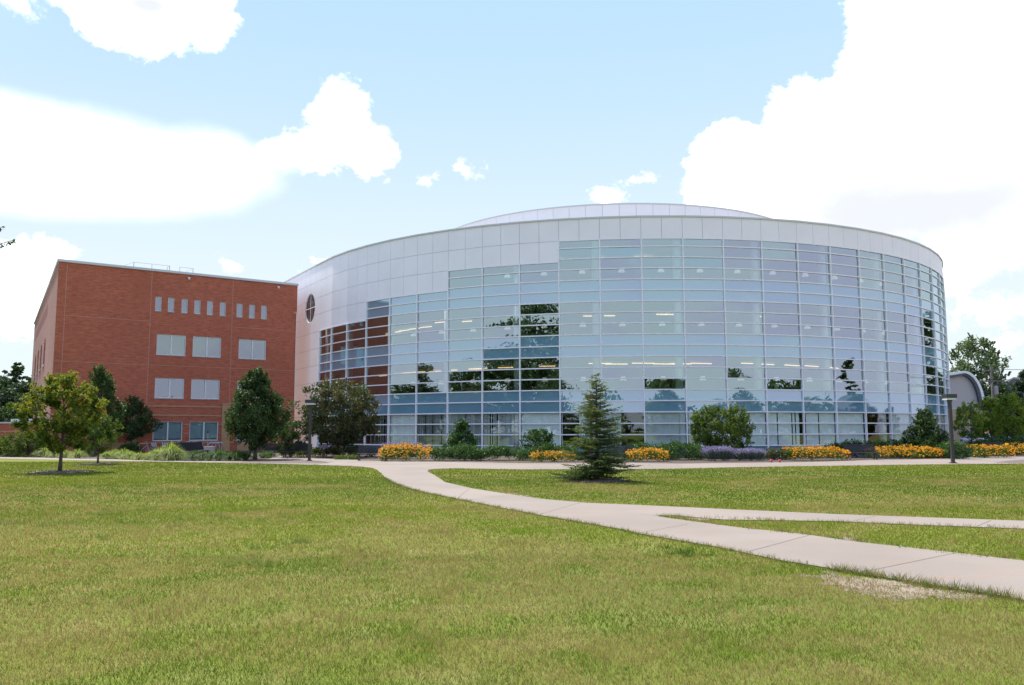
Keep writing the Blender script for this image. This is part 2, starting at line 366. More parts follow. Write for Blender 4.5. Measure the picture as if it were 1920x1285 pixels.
# ------------------------------------------------------------------ ground, paths
def gp(L): return [ground(*p) for p in L]
prom_far = [(-400, 850), (-60, 856.3), (0, 857.5), (240, 862.3), (400, 864.8), (480, 866), (503, 862), (515, 857.5), (535, 855), (562, 857), (590, 859.5), (640, 862), (700, 864), (760, 865.5), (875, 867), (975, 869), (1110, 869.6), (1150, 868), (1275, 870), (1350, 869), (1425, 868), (1520, 866.8), (1600, 864.6), (1640, 862.4), (1720, 862), (1784, 859.5), (1850, 856), (1920, 852.5), (2300, 838)]
prom_near = [(2300, 868), (1920, 870), (1784, 871.4), (1675, 872.5), (1550, 874.5), (1375, 877), (1275, 879.5), (1200, 880.3), (975, 881), (850, 879), (815, 880.3), (803, 882), (801, 884.5), (812, 890), (835, 905), (887, 917), (950, 927), (1012, 936), (1100, 944), (1200, 948), (1387, 957), (1575, 965.5), (1912, 977.5), (2600, 1002),
             (2600, 1018), (1912, 992.5), (1706, 985), (1575, 979), (1462, 977), (1357, 975.6), (1312, 972), (1270, 968.2), (1232, 968), (1250, 972), (1387, 990.6), (1500, 1002), (1612, 1018), (1762, 1034.5), (1912, 1052), (2600, 1150),
             (2600, 1320), (1912, 1125), (1725, 1095), (1612, 1077), (1537, 1064), (1462, 1052), (1350, 1028), (1200, 1002), (1162, 993), (1087, 980), (1012, 967), (945, 954), (875, 940), (800, 925), (762, 915), (737, 905), (722, 896), (713, 887), (706, 881.5), (697, 878), (680, 876), (655, 874.5), (600, 872.6), (480, 869.6), (240, 865.5), (0, 860.5), (-400, 852.5)]
PATH = gp(prom_far+prom_near)
ISLAND = gp([(400, 867.2), (470, 866), (500, 863), (560, 862.6), (600, 865), (619, 869), (600, 869.9), (560, 869.6), (480, 868.8)])
DIRT = [gp([(1541, 1073), (1600, 1080), (1655, 1088), (1700, 1094), (1735, 1100), (1800, 1108), (1850, 1120), (1780, 1120), (1735, 1118), (1690, 1122), (1640, 1112), (1590, 1100), (1555, 1085)]),
        gp([(940, 925), (965, 926), (985, 930), (1020, 934.5), (990, 934), (960, 930)]), gp([(1268, 968.3), (1300, 970), (1330, 974), (1322, 977.5), (1290, 974)]), gp([(1570, 1009), (1592, 1008), (1607, 1014), (1600, 1016), (1578, 1012)])]
BED = gp([(-500, 845), (-100, 855.6), (0, 857.5), (240, 862.3), (480, 866), (515, 857.5), (640, 862), (875, 867), (1100, 869.6), (1275, 870), (1425, 868), (1600, 864.6), (1784, 859.5), (1920, 852.5), (2300, 838)])+[Vector((95, 105, 0)), Vector((-75, 105, 0))]
def lawn_mat():
    m = bpy.data.materials.new('lawn'); m.use_nodes = True; t = m.node_tree; p = t.nodes['Principled BSDF']; p.inputs['Roughness'].default_value = .95; p.inputs['Specular IOR Level'].default_value = .1
    tc = N(t, 'ShaderNodeTexCoord'); O = tc.outputs['Object']
    def nz(s, d=6, r=.6, st=(1, 1, 1)):
        mp = N(t, 'ShaderNodeMapping'); mp.inputs['Scale'].default_value = st; t.links.new(O, mp.inputs[0])
        n = N(t, 'ShaderNodeTexNoise', _Scale=s, _Detail=d, _Roughness=r); t.links.new(mp.outputs[0], n.inputs['Vector']); return n.outputs['Fac']
    c = mixc(t, ss(t, nz(.16, 4, .5, (.5, 1, 1)), .36, .64), (.165, .19, .028), (.125, .16, .027))
    c = mixc(t, M(t, 'MULTIPLY', ss(t, nz(1.1), .45, .7), .5), c, (.28, .25, .09))
    c = mixc(t, M(t, 'MULTIPLY', ss(t, nz(40, 5, .8), .4, .7), .55), c, (.085, .12, .022))
    t.links.new(c, p.inputs['Base Color']); return m
def sheet(name, poly, z, m, kind='structure', label=None):
    me = raw(name, [(p[0], p[1], z) for p in poly], [tuple(range(len(poly)))], m)
    import bmesh
    bm = bmesh.new(); bm.from_mesh(me.data); bmesh.ops.triangulate(bm, faces=bm.faces)
    for f in bm.faces:
        if f.normal.z < 0: f.normal_flip()
    bm.to_mesh(me.data); bm.free()
    return tag(me, label, None, None, kind)
LAWN = lawn_mat()
sheet('lawn', [(-1500, -1500), (1500, -1500), (1500, 1500), (-1500, 1500)], 0, LAWN)
soil = mat('bed_soil', (.11, .08, .062), .95, var=.5, vscale=6, bump=.5, bscale=20)
sheet('planting_bed', BED, .004, soil)
asph = mat('asphalt', (.075, .075, .08), .9, var=.3, vscale=2)
sheet('car_park', [(36, 66), (140, 66), (140, 130), (49, 130)], .008, asph)
sheet('path', PATH, .012, MT['conc'])
sheet('mulch_island', ISLAND, .016, mat('mulch_ground', (.17, .13, .105), .95, var=.5, vscale=9))
sheet('mulch_island', gp([(1865, 868), (1890, 864.5), (1920, 862.5), (2050, 857), (2100, 866), (1960, 868.5), (1900, 869)]), .016, bpy.data.materials['mulch_ground'])
sand = mat('sandy_soil', (.33, .26, .19), .95, var=.35, vscale=14, bump=.25, bscale=60)
def rough(P, amp):
    out = []; rg = random.Random(3)
    for a, b in zip(P, P[1:]+P[:1]):
        n = max(2, int((b-a).length/.05)); nrm = Vector((-(b-a).y, (b-a).x, 0)).normalized()
        for k in range(n):
            p = a.lerp(b, k/n); w = float(fbm(np.array([p.x]), np.array([p.y]), 3.2, 4, 7)[0])-.5; out.append(p+nrm*(w*amp*2+rg.uniform(-.008, .008)))
    return out
DIRT = [rough(d, .22 if i == 0 else .12) for i, d in enumerate(DIRT)]
def worn(P, name, fade):
    xs = [p.x for p in P]; ys = [p.y for p in P]; g_ = .013
    X, Y = np.meshgrid(np.arange(min(xs)-.3, max(xs)+.3, g_), np.arange(min(ys)-.3, max(ys)+.3, g_)); X = X.ravel(); Y = Y.ravel()
    ins = inpoly(X, Y, P); dist = np.full(len(X), 9.)
    for a, b in zip(P, P[1:]+P[:1]):
        d = b-a; L = d.length_squared+1e-9; u = np.clip(((X-a.x)*d.x+(Y-a.y)*d.y)/L, 0, 1); dist = np.minimum(dist, np.hypot(X-a.x-u*d.x, Y-a.y-u*d.y))
    sd_ = np.where(ins, dist, -dist)/fade; keep = (sd_+(fbm(X, Y, 4., 4, 21)-.5)*2.4+(np.random.default_rng(1).random(len(X))-.5)*.9) > .15
    keep &= ~inpoly(X, Y, PATH)
    X, Y = X[keep], Y[keep]; rg = np.random.default_rng(2); n = len(X); c = np.stack([X, Y, np.full(n, .003)+rg.random(n)*.0008], 1); V = np.repeat(c[:, None], 4, 1)
    V[:, :, :2] += np.array([(-1, -1), (1, -1), (1, 1), (-1, 1)])*g_*.85+rg.normal(size=(n, 4, 2))*g_*.15
    tag(raw(name, V.reshape(-1, 3), np.arange(n*4).reshape(-1, 4), sand), None, None, None, 'structure')
for i, d in enumerate(DIRT): worn(d, 'bare_soil', .34 if i == 0 else .16)
pads = MB()
def joint(p, q, w=.011):
    a, b = ground(*p), ground(*q); d = (b-a).normalized(); n = Vector((-d.y, d.x, 0))*w/2
    pads.add([(*(a-n)[:2], .0165), (*(a+n)[:2], .0165), (*(b+n)[:2], .0165), (*(b-n)[:2], .0165)], [(0, 1, 2, 3)])
for p, q in [((738, 903.5), (832, 904)), ((1612, 1076), (1790, 1039)), ((875, 939), (965, 928.5)), ((1012, 966), (1090, 943)), ((1200, 1001), (1290, 984)), ((1400, 1037), (1520, 1004.5)), ((1200, 966), (1250, 971)), ((1590, 980), (1640, 970)), ((1830, 989), (1858, 977.3)),
             ((1173, 878), (1178, 870)), ((1225, 879), (1215, 870.5)), ((1278, 878.5), (1268, 870.5)), ((1320, 952), (1380, 957)), ((880, 917), (858, 935))]:
    joint(p, q)
tag(pads.build('path_joints', mat('joint_line', (.165, .135, .112), .95)), kind='structure')

# lawn blades
def grass():
    rng = np.random.default_rng(3); X = []; Y = []; Wd = []; Hh = []
    for y0, y1, dens, w, h in ((4.3, 7.5, 5200, .0042, .036), (7.5, 12, 2600, .006, .038), (12, 20, 1150, .009, .04), (20, 32, 480, .015, .042), (32, 49, 170, .028, .045)):
        n = int((y1*y1-y0*y0)*.70*dens); y = np.sqrt(rng.uniform(y0*y0, y1*y1, n)); x = rng.uniform(-1, 1, n)*(y*.64+.8)
        X.append(x); Y.append(y); Wd.append(np.full(n, w)); Hh.append(np.full(n, h))
    x = np.concatenate(X); y = np.concatenate(Y); w = np.concatenate(Wd); h = np.concatenate(Hh)
    jx = x+(rng.random(len(x))-.5)*.05; jy = y+(rng.random(len(x))-.5)*.05
    bad = inpoly(jx, jy, PATH) | inpoly(jx, jy, BED)
    dn_ = fbm(x, y, 3.0, 3, 71)
    for d in DIRT: bad |= inpoly(jx, jy, d) & (rng.random(len(x)) > np.where(dn_ > .5, .93, .22))
    for c, r in ((ground(112, 886), 1.15), (ground(183, 871), 1.0), (ground(1120, 902), 1.05)):
        bad |= ((x-c.x)**2+((y-c.y)*.8)**2 < r*r)
    k = ~bad; x, y, w, h = x[k], y[k], w[k], h[k]; n = len(x)
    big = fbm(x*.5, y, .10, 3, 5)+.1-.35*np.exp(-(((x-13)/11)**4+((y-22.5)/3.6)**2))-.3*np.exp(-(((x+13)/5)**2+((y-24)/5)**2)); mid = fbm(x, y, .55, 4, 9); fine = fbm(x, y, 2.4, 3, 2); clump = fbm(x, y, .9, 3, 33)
    straw = np.clip((mid-.50)*2.2+(fine-.5)*1.8+.50-np.clip((y-16)/18, 0, 1)*.52, 0, .8)
    isst = rng.random(n) < straw
    lush = np.clip((clump-.62)*6, 0, 1)
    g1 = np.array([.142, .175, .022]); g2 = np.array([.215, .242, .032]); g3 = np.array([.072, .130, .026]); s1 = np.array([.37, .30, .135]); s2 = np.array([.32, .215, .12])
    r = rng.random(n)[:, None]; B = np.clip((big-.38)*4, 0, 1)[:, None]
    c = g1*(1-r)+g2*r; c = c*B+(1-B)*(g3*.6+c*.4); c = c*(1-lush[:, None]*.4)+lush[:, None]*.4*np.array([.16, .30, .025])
    rr = rng.random(n)[:, None]; c = np.where(isst[:, None], s1*rr+s2*(1-rr), c)
    c *= (.8+.4*rng.random(n))[:, None]
    h = h*(.55+.9*rng.random(n))*(1+.6*lush)*(.9+.4*(fine-.5))
    w = w*(.7+.6*rng.random(n)); a = rng.uniform(0, 2*np.pi, n); la = rng.uniform(0, 2*np.pi, n); le = h*rng.uniform(.1, 1.1, n)
    dx, dy = np.cos(a)*w/2, np.sin(a)*w/2
    V = np.empty((n, 3, 3)); V[:, 0] = np.stack([x-dx, y-dy, np.zeros(n)], 1); V[:, 1] = np.stack([x+dx, y+dy, np.zeros(n)], 1)
    V[:, 2] = np.stack([x+np.cos(la)*le, y+np.sin(la)*le, h], 1)
    CC = np.repeat(c[:, None], 3, 1); CC[:, :2] *= .9
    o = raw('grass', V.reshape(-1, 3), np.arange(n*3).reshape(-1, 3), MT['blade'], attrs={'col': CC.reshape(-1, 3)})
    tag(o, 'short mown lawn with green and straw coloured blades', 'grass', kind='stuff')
grass()
def tufts():   # coarse weeds standing out of the lawn and the rough fringe along the path edge
    rng = np.random.default_rng(8); P = []
    def tuft(c, n, rad, hh, w, col): P.append((c, n, rad, hh, w, col))
    for px, py, s in [(235, 965, 1), (268, 958, .8), (245, 980, .7), (198, 1012, .8), (400, 972, 1), (490, 957, .9), (510, 975, .8), (320, 987, .7), (445, 1060, 1.3), (510, 1020, 1), (430, 948, .6), (560, 950, .6), (1290, 1036, 1.0), (1275, 1040, .7), (660, 935, .7), (90, 988, .6)]:
        c = ground(px, py); col = (.17, .23, .07) if px < 520 else (.075, .14, .03)
        for _ in range(int(5*s)): tuft((c.x+rng.normal()*.22*s, c.y+rng.normal()*.22*s), 26, .07, .11*s**.5, .011, col)
    edge = [(720, 896), (737, 905), (762, 915), (800, 925), (875, 940), (945, 954), (1012, 967), (1087, 980), (1162, 993), (1200, 1002), (1350, 1028), (1462, 1052), (1537, 1066)]
    eg = gp(edge)
    for a, b in zip(eg, eg[1:]):
        L = (b-a).length
        for _ in range(int(L*26)):
            p = a.lerp(b, rng.random()); tuft((p.x+rng.normal()*.03-.02, p.y+rng.normal()*.05-.05), 7, .05, .07, .008, (.22, .19, .09) if rng.random() < .6 else (.12, .17, .04))
    for L_, dn in (([(1560, 1068), (1612, 1077), (1725, 1097), (1830, 1112), (1912, 1128)], 60), ([(1250, 968), (1312, 972), (1462, 977), (1706, 985), (1912, 992)], 14), ([(1240, 969), (1387, 991), (1500, 1002.5), (1762, 1035), (1912, 1052.5)], 10)):
        eg = gp(L_)
        for a, b in zip(eg, eg[1:]):
            for _ in range(int((b-a).length*dn)):
                p = a.lerp(b, rng.random()); tuft((p.x+rng.normal()*.05, p.y+rng.normal()*.07-.02*(dn > 50)), 10, .06, .10 if dn > 50 else .075, .008, (.20, .18, .07) if rng.random() < .6 else (.11, .16, .04))
    V = []; C = []
    for c, n, rad, hh, w, col in P:
        a = rng.uniform(0, 6.283, n); r = rad*np.sqrt(rng.random(n)); x = c[0]+np.cos(a)*r; y = c[1]+np.sin(a)*r
        h = hh*(.5+.8*rng.random(n)); le = h*rng.uniform(.2, 1.1, n); q = rng.uniform(0, 6.283, n); ww = w*(.6+.6*rng.random(n))
        v = np.empty((n, 3, 3)); v[:, 0] = np.stack([x-np.cos(q)*ww/2, y-np.sin(q)*ww/2, 0*x], 1); v[:, 1] = np.stack([x+np.cos(q)*ww/2, y+np.sin(q)*ww/2, 0*x], 1)
        v[:, 2] = np.stack([x+np.cos(a)*le, y+np.sin(a)*le, h], 1); V.append(v)
        C.append(np.repeat((np.array(col)*(.75+.5*rng.random(n))[:, None])[:, None], 3, 1))
    V = np.concatenate(V).reshape(-1, 3); C = np.concatenate(C).reshape(-1, 3)
    tag(raw('weeds', V, np.arange(len(V)).reshape(-1, 3), MT['blade'], attrs={'col': C}), 'coarse pale weed tufts in the lawn and ragged grass along the path edge', 'weeds', kind='stuff')
tufts()

# ------------------------------------------------------------------ drum building
CX, CY, RR, A0, DA, H8 = 11.296, 94.04, 33.7408, -1.046, 3.05/33.7408, .8128
ZB = 1.75-1.1101
def Z(k): return ZB+k*H8
def dp(m, off=0.):
    """plan point on the facade at mullion m, pushed out by off metres; left of 0 the wall runs on straight"""
    if m < 0:
        s = -m*3.05; dx, dy = -.522, .853; nx, ny = -.853, -.522
        x0, y0 = CX+RR*math.sin(A0), CY-RR*math.cos(A0)
        return Vector((x0+dx*s+nx*off, y0+dy*s+ny*off, 0))
    a = A0+m*DA; i = math.floor(m); fr = m-i
    if fr < 1e-6: return Vector((CX+(RR+off)*math.sin(a), CY-(RR+off)*math.cos(a), 0))
    p, q = dp(i, off), dp(i+1, off); return p.lerp(q, fr)
NB = 27
top_k = lambda m: 12.85 if m < 3 else 14.83 if m < 6 else 16.77 if m < 9 else 18.73
KTOP = 20.7
lib = empty('library_building', (0, 0, 0), 0, 'round glass walled building with white metal fascia', 'building')
def wallbox(mb, m0, m1, z0, z1, o0, o1):
    a, b, c, d = dp(m0, o0), dp(m1, o0), dp(m1, o1), dp(m0, o1)
    mb.hexa([(a.x, a.y, z0), (d.x, d.y, z0), (c.x, c.y, z0), (b.x, b.y, z0), (a.x, a.y, z1), (d.x, d.y, z1), (c.x, c.y, z1), (b.x, b.y, z1)])
rnd = random.Random(5)
def pane(mb, m, z0, z1, tilt=.0, off=-.03):
    a, b = dp(m, off), dp(m+1, off); e = (b-a).normalized(); n = Vector((e.y, -e.x, 0))
    j = rnd.uniform(-1, 1)*tilt; i = rnd.uniform(-1, 1)*tilt*.5
    P = []
    for p, s in ((a+e*.02, -1), (b-e*.02, 1)):
        for z, q in ((z0, -1), (z1, 1)):
            P.append(p+n*(j*s+i*q)+Vector((0, 0, z)))
    mb.add([P[0], P[2], P[3], P[1]], [(0, 1, 2, 3)])
for m in range(NB):
    tk = top_k(m); ks = [-1]+[k for k in range(0, 19) if k < tk-.3]+[tk]
    bands = [('base_panel', 'spandrel', -1, 0), ('ground_floor_window', 'gglass', 0, 3), ('spandrel_panel', 'spandrel', 3, 5), ('window', 'vision', 5, 8), ('spandrel_panel', 'spandrel', 8, 10), ('window', 'vision', 10, 13), ('spandrel_panel', 'spandrel', 13, 15), ('window', 'vision', 15, 19)]
    for nm, mt_, kb0, kb1 in bands:
        mb = MB()
        for k0, k1 in zip(ks, ks[1:]):
            if kb0 <= k0 < kb1: pane(mb, m, Z(k0) if k0 >= 0 else .05, Z(k1), .003 if mt_ == 'gglass' else .006 if mt_ == 'spandrel' else .02)
        if mb.v: mb.build(nm, MT[mt_], lib)
    fr = MB()
    a = dp(m, .0); e = dp(m+1, 0)-dp(max(m-1, -1), 0)
    fr.box((a.x, a.y, (Z(tk)+.05)/2), (.08, .17, Z(tk)-.05), math.atan2(e.y, e.x))
    for k1 in ks[1:]:
        wallbox(fr, m+.008, m+.992, Z(k1)-(.041 if k1 != tk else .05), Z(k1)+(.041 if k1 != tk else .02), -.055, .055)
    fr.build('mullion_frame', MT['alu'], lib)
# blinds of the ground floor
openr = {2: (0, 1), 7: (.80, .98), 9: (.04, .43), 10: (.44, 1), 12: (.01, .05), 14: (.91, 1), 15: (.0, .1), 17: (0, 1), 3: (.0, .12), 21: (0, 1), 0: (0, 1), 1: (0, .4)}
for m in range(0, 23):
    if m in (0, 2, 17, 21): continue
    b = MB(); u = 0.02; lo, hi = openr.get(m, (2, 2)); op = rnd.random() < .45
    flat = m in (0, 4, 8, 13, 14, 15, 16)
    while u < .97:
        if not (lo <= u <= hi):
            p = dp(m+u, -.20); q = dp(m+u+.031, -.20); e = (q-p).normalized(); n = Vector((e.y, -e.x, 0))
            sl = (rnd.uniform(.0, .012) if flat else .05+rnd.uniform(-.015, .02))
            q = p+e*(.093 if flat else .080)+n*sl
            if rnd.random() > .015: b.add([(p.x, p.y, .66), (q.x, q.y, .66), (q.x, q.y, Z(3)-.05), (p.x, p.y, Z(3)-.05)], [(0, 1, 2, 3)])
        u += .031
    b.build('vertical_blind', MT['blind'], lib)
# white metal panels
pn = MB(); bk = MB()
seams = [KTOP, 18.73, 16.77, 14.83, 12.85, 10.87, 8.9, 6.93, 4.96, 3.0, 1.03, -.7]
WC = (-1, 13.55, 1.43)     # the round window: bay coordinate, height, radius
def panel(m0, m1, z0, z1):
    g = .011; wallbox(pn, m0+g/3.05, m1-g/3.05, z0+g, z1-g, -.03, .022)
for i in range(-8, NB*2+6):
    m0, m1 = i/2, i/2+.5; lim = top_k(max(math.floor(m0), 0)) if m0 >= 0 else -2
    if m0 >= NB: lim = -2
    for s0, s1 in zip(seams[1:], seams):
        if s0 < lim-.01: continue
        z0, z1 = Z(s0), Z(s1)
        x0, x1 = (m0-WC[0])*3.05, (m1-WC[0])*3.05
        near = (max(x0, min(0, x1))**2+(max(z0-WC[1], min(0, z1-WC[1])))**2) < WC[2]**2 and abs(m0+.75) < 1.6
        if not near: panel(m0, m1, z0, z1); continue
        # panel cut by the round window: columns that stop at the circle
        nn = 12; g = .011
        for q in range(nn):
            ua, ub = x0+(x1-x0)*q/nn, x0+(x1-x0)*(q+1)/nn
            ya = math.sqrt(max(WC[2]**2-ua*ua, 0)); yb = math.sqrt(max(WC[2]**2-ub*ub, 0))
            A_, B_ = WC[0]+ua/3.05+(g/3.05 if q == 0 else 0), WC[0]+ub/3.05-(g/3.05 if q == nn-1 else 0)
            def piece(la, lb, ha, hb):
                if ha-la < .004 and hb-lb < .004: return
                ha = max(ha, la); hb = max(hb, lb)
                a, b, c, d = dp(A_, -.03), dp(B_, -.03), dp(B_, .022), dp(A_, .022)
                pn.hexa([(a.x, a.y, la), (d.x, d.y, la), (c.x, c.y, lb), (b.x, b.y, lb), (a.x, a.y, ha), (d.x, d.y, ha), (c.x, c.y, hb), (b.x, b.y, hb)])
            zl, zh = z0+g, z1-g
            # above the circle
            piece(max(zl, min(WC[1]+ya, zh)), max(zl, min(WC[1]+yb, zh)), zh, zh) if (WC[1] < zh) else piece(zl, zl, max(zl, min(WC[1]-ya, zh)), max(zl, min(WC[1]-yb, zh)))
            if WC[1] < zh and WC[1] > zl: piece(zl, zl, max(zl, min(WC[1]-ya, zh)), max(zl, min(WC[1]-yb, zh)))
fasc = pn.build('fascia_panels', MT['panel'], lib)
for m in range(-4, NB+3):
    lim = top_k(m) if 0 <= m < NB else -2
    if -3 <= m < 1 and m != 0: continue
    wallbox(bk, m, m+1, Z(lim)+.06 if lim > 0 else .02, Z(KTOP)-.04, -.30, -.045)
# backing round the round window (left open at the circle)
for u0, u1 in [(-3*1., -1-.47), (-1+.47, 0.)]: wallbox(bk, u0, u1, .02, Z(KTOP)-.04, -.30, -.045)
wallbox(bk, -1.47, -.53, .02, WC[1]-WC[2]-.0, -.30, -.045); wallbox(bk, -1.47, -.53, WC[1]+WC[2], Z(KTOP)-.04, -.30, -.045)
for q in range(16):
    ua, ub = -1.43+2.86*q/16, -1.43+2.86*(q+1)/16; y_ = math.sqrt(max(WC[2]**2-max(abs(ua), abs(ub))**2, 0))
    if WC[2]-y_ > .01:
        wallbox(bk, -1+ua/3.05, -1+ub/3.05, WC[1]-WC[2], WC[1]-y_, -.30, -.045); wallbox(bk, -1+ua/3.05, -1+ub/3.05, WC[1]+y_, WC[1]+WC[2], -.30, -.045)
bk.build('wall_backing', MT['gap'], lib)
# round window
rw = MB(); cpt = dp(-1, -.10); e = Vector((-.522, .853, 0)); n_ = Vector((-.853, -.522, 0))
ring = [(cpt+e*(math.cos(a)*1.40)+Vector((0, 0, WC[1]+math.sin(a)*1.40))) for a in [k*2*math.pi/40 for k in range(40)]]
rw.add(ring, [tuple(range(40))]); rwo = rw.build('round_window', MT['gglass'], lib)
rf = MB(); cf = dp(-1, -.03)
rf.tube([cf+e*(math.cos(k*2*math.pi/40)*1.41)+Vector((0, 0, WC[1]+math.sin(k*2*math.pi/40)*1.41)) for k in range(41)], .045, 6, False)
rf.tube([cf+e*1.4+Vector((0, 0, WC[1])), cf-e*1.4+Vector((0, 0, WC[1]))], .045, 6); rf.tube([cf+Vector((0, 0, WC[1]-1.4)), cf+Vector((0, 0, WC[1]+1.4))], .045, 6)
rf.build('frame', MT['alu'], rwo)
# coping, roof, upper drum
cp = MB()
for m in range(-4, NB+3): wallbox(cp, m, m+1, Z(KTOP)-.01, Z(KTOP)+.11, -.45, .10)
cp.build('coping', MT['coping'], lib)
def ringpoly(r, n=69, a0=A0): return [(CX+r*math.sin(a0+k*DA), CY-r*math.cos(a0+k*DA)) for k in range(n)]
rear = MB(); a = A0+(NB+3)*DA
pts = [(CX+RR*math.sin(A0+k*DA), CY-RR*math.cos(A0+k*DA)) for k in range(NB+3, 66)]+[tuple(dp(-4)[:2])]
for p, q in zip(pts, pts[1:]):
    rear.add([(p[0], p[1], 0), (q[0], q[1], 0), (q[0], q[1], Z(KTOP)), (p[0], p[1], Z(KTOP))], [(0, 1, 2, 3)])
rear.build('rear_wall', MT['panel'], lib)
def disc(name, z0, z1, off, m, rin=None):
    mb = MB(); P = [dp(k, off) for k in range(-3, NB+3)]+[Vector((CX+(RR+off)*math.sin(A0+k*DA), CY-(RR+off)*math.cos(A0+k*DA), 0)) for k in range(NB+3, 66)]
    mb.prism([(p.x, p.y) for p in P], z0, z1); return mb.build(name, m, lib)
disc('roof', Z(KTOP)-.7, Z(KTOP)-.5, -.32, MT['roofing'])
for i, (z0, z1) in enumerate(((Z(3)+.02, Z(4.3)), (Z(8)+.02, Z(9.3)), (Z(13)+.02, Z(14.3)), (Z(18.73)+.02, Z(19.2)))):
    o = disc('floor_slab', z0, z1, -.48, [MT['ceil'], MT['carpet']])
    o.data.polygons[1].material_index = 1; 
o = disc('ground_slab', .02, .10, -.35, MT['carpet'])
cw = MB()
cpoly = [(CX+15.5*math.sin(k*math.pi/10), CY-15.5*math.cos(k*math.pi/10)) for k in range(20)]
for p, q in zip(cpoly, cpoly[1:]+cpoly[:1]): cw.add([(p[0], p[1], .1), (q[0], q[1], .1), (q[0], q[1], Z(18.7)), (p[0], p[1], Z(18.7))], [(0, 1, 2, 3)])
cw.build('core_wall', MT['core'], lib)
for k in range(7):      # partitions that stop the view through the drum
    a = A0-.5+k*.75
    o_ = MB(); p = Vector((CX+15.5*math.sin(a), CY-15.5*math.cos(a), 0)); q = Vector((CX+29*math.sin(a), CY-29*math.cos(a), 0)); e_ = q-p
    if k in (0, 4, 5, 6): o_.box(((p.x+q.x)/2, (p.y+q.y)/2, Z(9)), (e_.length, .15, Z(18)-.4), math.atan2(e_.y, e_.x)); o_.build('partition', MT['core'], lib)
for m in range(0, NB, 2):
    c = MB(); a = A0+(m-.12)*DA; r = RR-.50
    if m == 0: a = A0+.35*DA
    c.lathe([(.29, 0), (.29, Z(18.8)-.12)], (CX+r*math.sin(a), CY-r*math.cos(a), .11), 14); c.build('interior_column', MT['column'], lib, True)
# interior lights
def strip(m, depth, kc, L=1.3, tw=0):
    c = MB(); a = A0+m*DA; r = RR-depth; x, y = CX+r*math.sin(a), CY-r*math.cos(a)
    c.box((x, y, Z(kc)-.13), (L, .14, .07), a+tw+.15); c.build('ceiling_light', MT['warm'], lib)
for m in (.3, .9, 1.5, 2.2, 2.9): strip(m, 6, 8); strip(m+.1, 6.5, 13)
for m in (3.5, 4.3, 5.4, 5.6, 6.6, 8.1): strip(m, 6.5, 8)
for m in (9.9, 10.4, 11.2, 11.9, 12.4, 13.0, 14.5, 15.1, 16.2, 17.0, 18.2): strip(m, 4.5+rnd.random()*1.5, 8, 1.8)
for m in (4.3, 5.2, 9.5, 10.2, 11.9, 12.2, 15.2): strip(m, 5+rnd.random()*2, 13, .9)
for m in (9.9, 11.2, 11.5, 4.0+4.5): strip(m, 6, 18.73, .9)
# reading lamps along the glass
FL = {4.3: ('second', 4), 9.3: ('third', 4), 14.3: ('top', 7)}
ordn = ['first', 'second', 'third', 'fourth', 'fifth', 'sixth', 'seventh', 'eighth', 'ninth', 'tenth', 'eleventh', 'twelfth', 'thirteenth', 'fourteenth', 'fifteenth', 'sixteenth', 'seventeenth', 'eighteenth', 'nineteenth', 'twentieth']
lamp0 = None
for kf, (fn, ms) in FL.items():
    for i, m in enumerate(range(ms, 19)):
        if lamp0 is None:
            lamp0 = empty('reading_lamp', (0, 0, 0), 0, None, 'lamp')
            s = MB(); s.lathe([(.26, .86), (.15, 1.14)], n=12); s.build('lamp_shade', MT['lampw'], lamp0)
            s = MB(); s.lathe([(.14, 0), (.14, .03), (.02, .05), (.02, .9)], n=8); s.box((0, 0, -.03), (1.2, .6, .05)); s.build('stand', MT['darkmetal'], lamp0); L_ = lamp0
        else: L_ = copy_tree(lamp0)
        a = A0+(m+.53)*DA; r = RR-1.15
        L_.location = (CX+r*math.sin(a), CY-r*math.cos(a), Z(kf)+.45); L_.rotation_euler = (0, 0, a)
        tag(L_, f'white reading lamp behind the {fn} floor glass, {ordn[i]} from the left on that floor', 'lamp', 'reading lamps behind the curved glass')
# upper drum
ud = MB(); ub = MB(); ra = 20.2; uda = 1.525/ra; n = int(2*math.pi/uda)
for k in range(n):
    a, b = k*2*math.pi/n, (k+1)*2*math.pi/n
    for mb, r0, r1, z0, z1, g in ((ud, ra-.03, ra+.02, 17.2, 22.2, .012/ra), (ub, ra-.3, ra-.045, 17.0, 22.15, 0)):
        P = [(r0, a+g), (r1, a+g), (r1, b-g), (r0, b-g)]; P = [(CX+r*math.sin(t), CY-r*math.cos(t)) for r, t in P]
        mb.hexa([(*p, z0) for p in P]+[(*p, z1) for p in P])
ud.build('upper_drum_panels', MT['panel'], lib); ub.build('upper_drum_wall', MT['gap'], lib)
uc = MB(); uc.lathe([(ra-.4, 22.18), (ra+.08, 22.18), (ra+.08, 22.29), (ra-.4, 22.29)], (CX, CY, 0), n); uc.build('upper_drum_coping', MT['coping'], lib)
ur = MB(); ur.prism([(CX+(ra-.35)*math.sin(k*.1*math.pi), CY-(ra-.35)*math.cos(k*.1*math.pi)) for k in range(20)], 21.6, 21.7); ur.build('upper_drum_roof', MT['roofing'], lib)

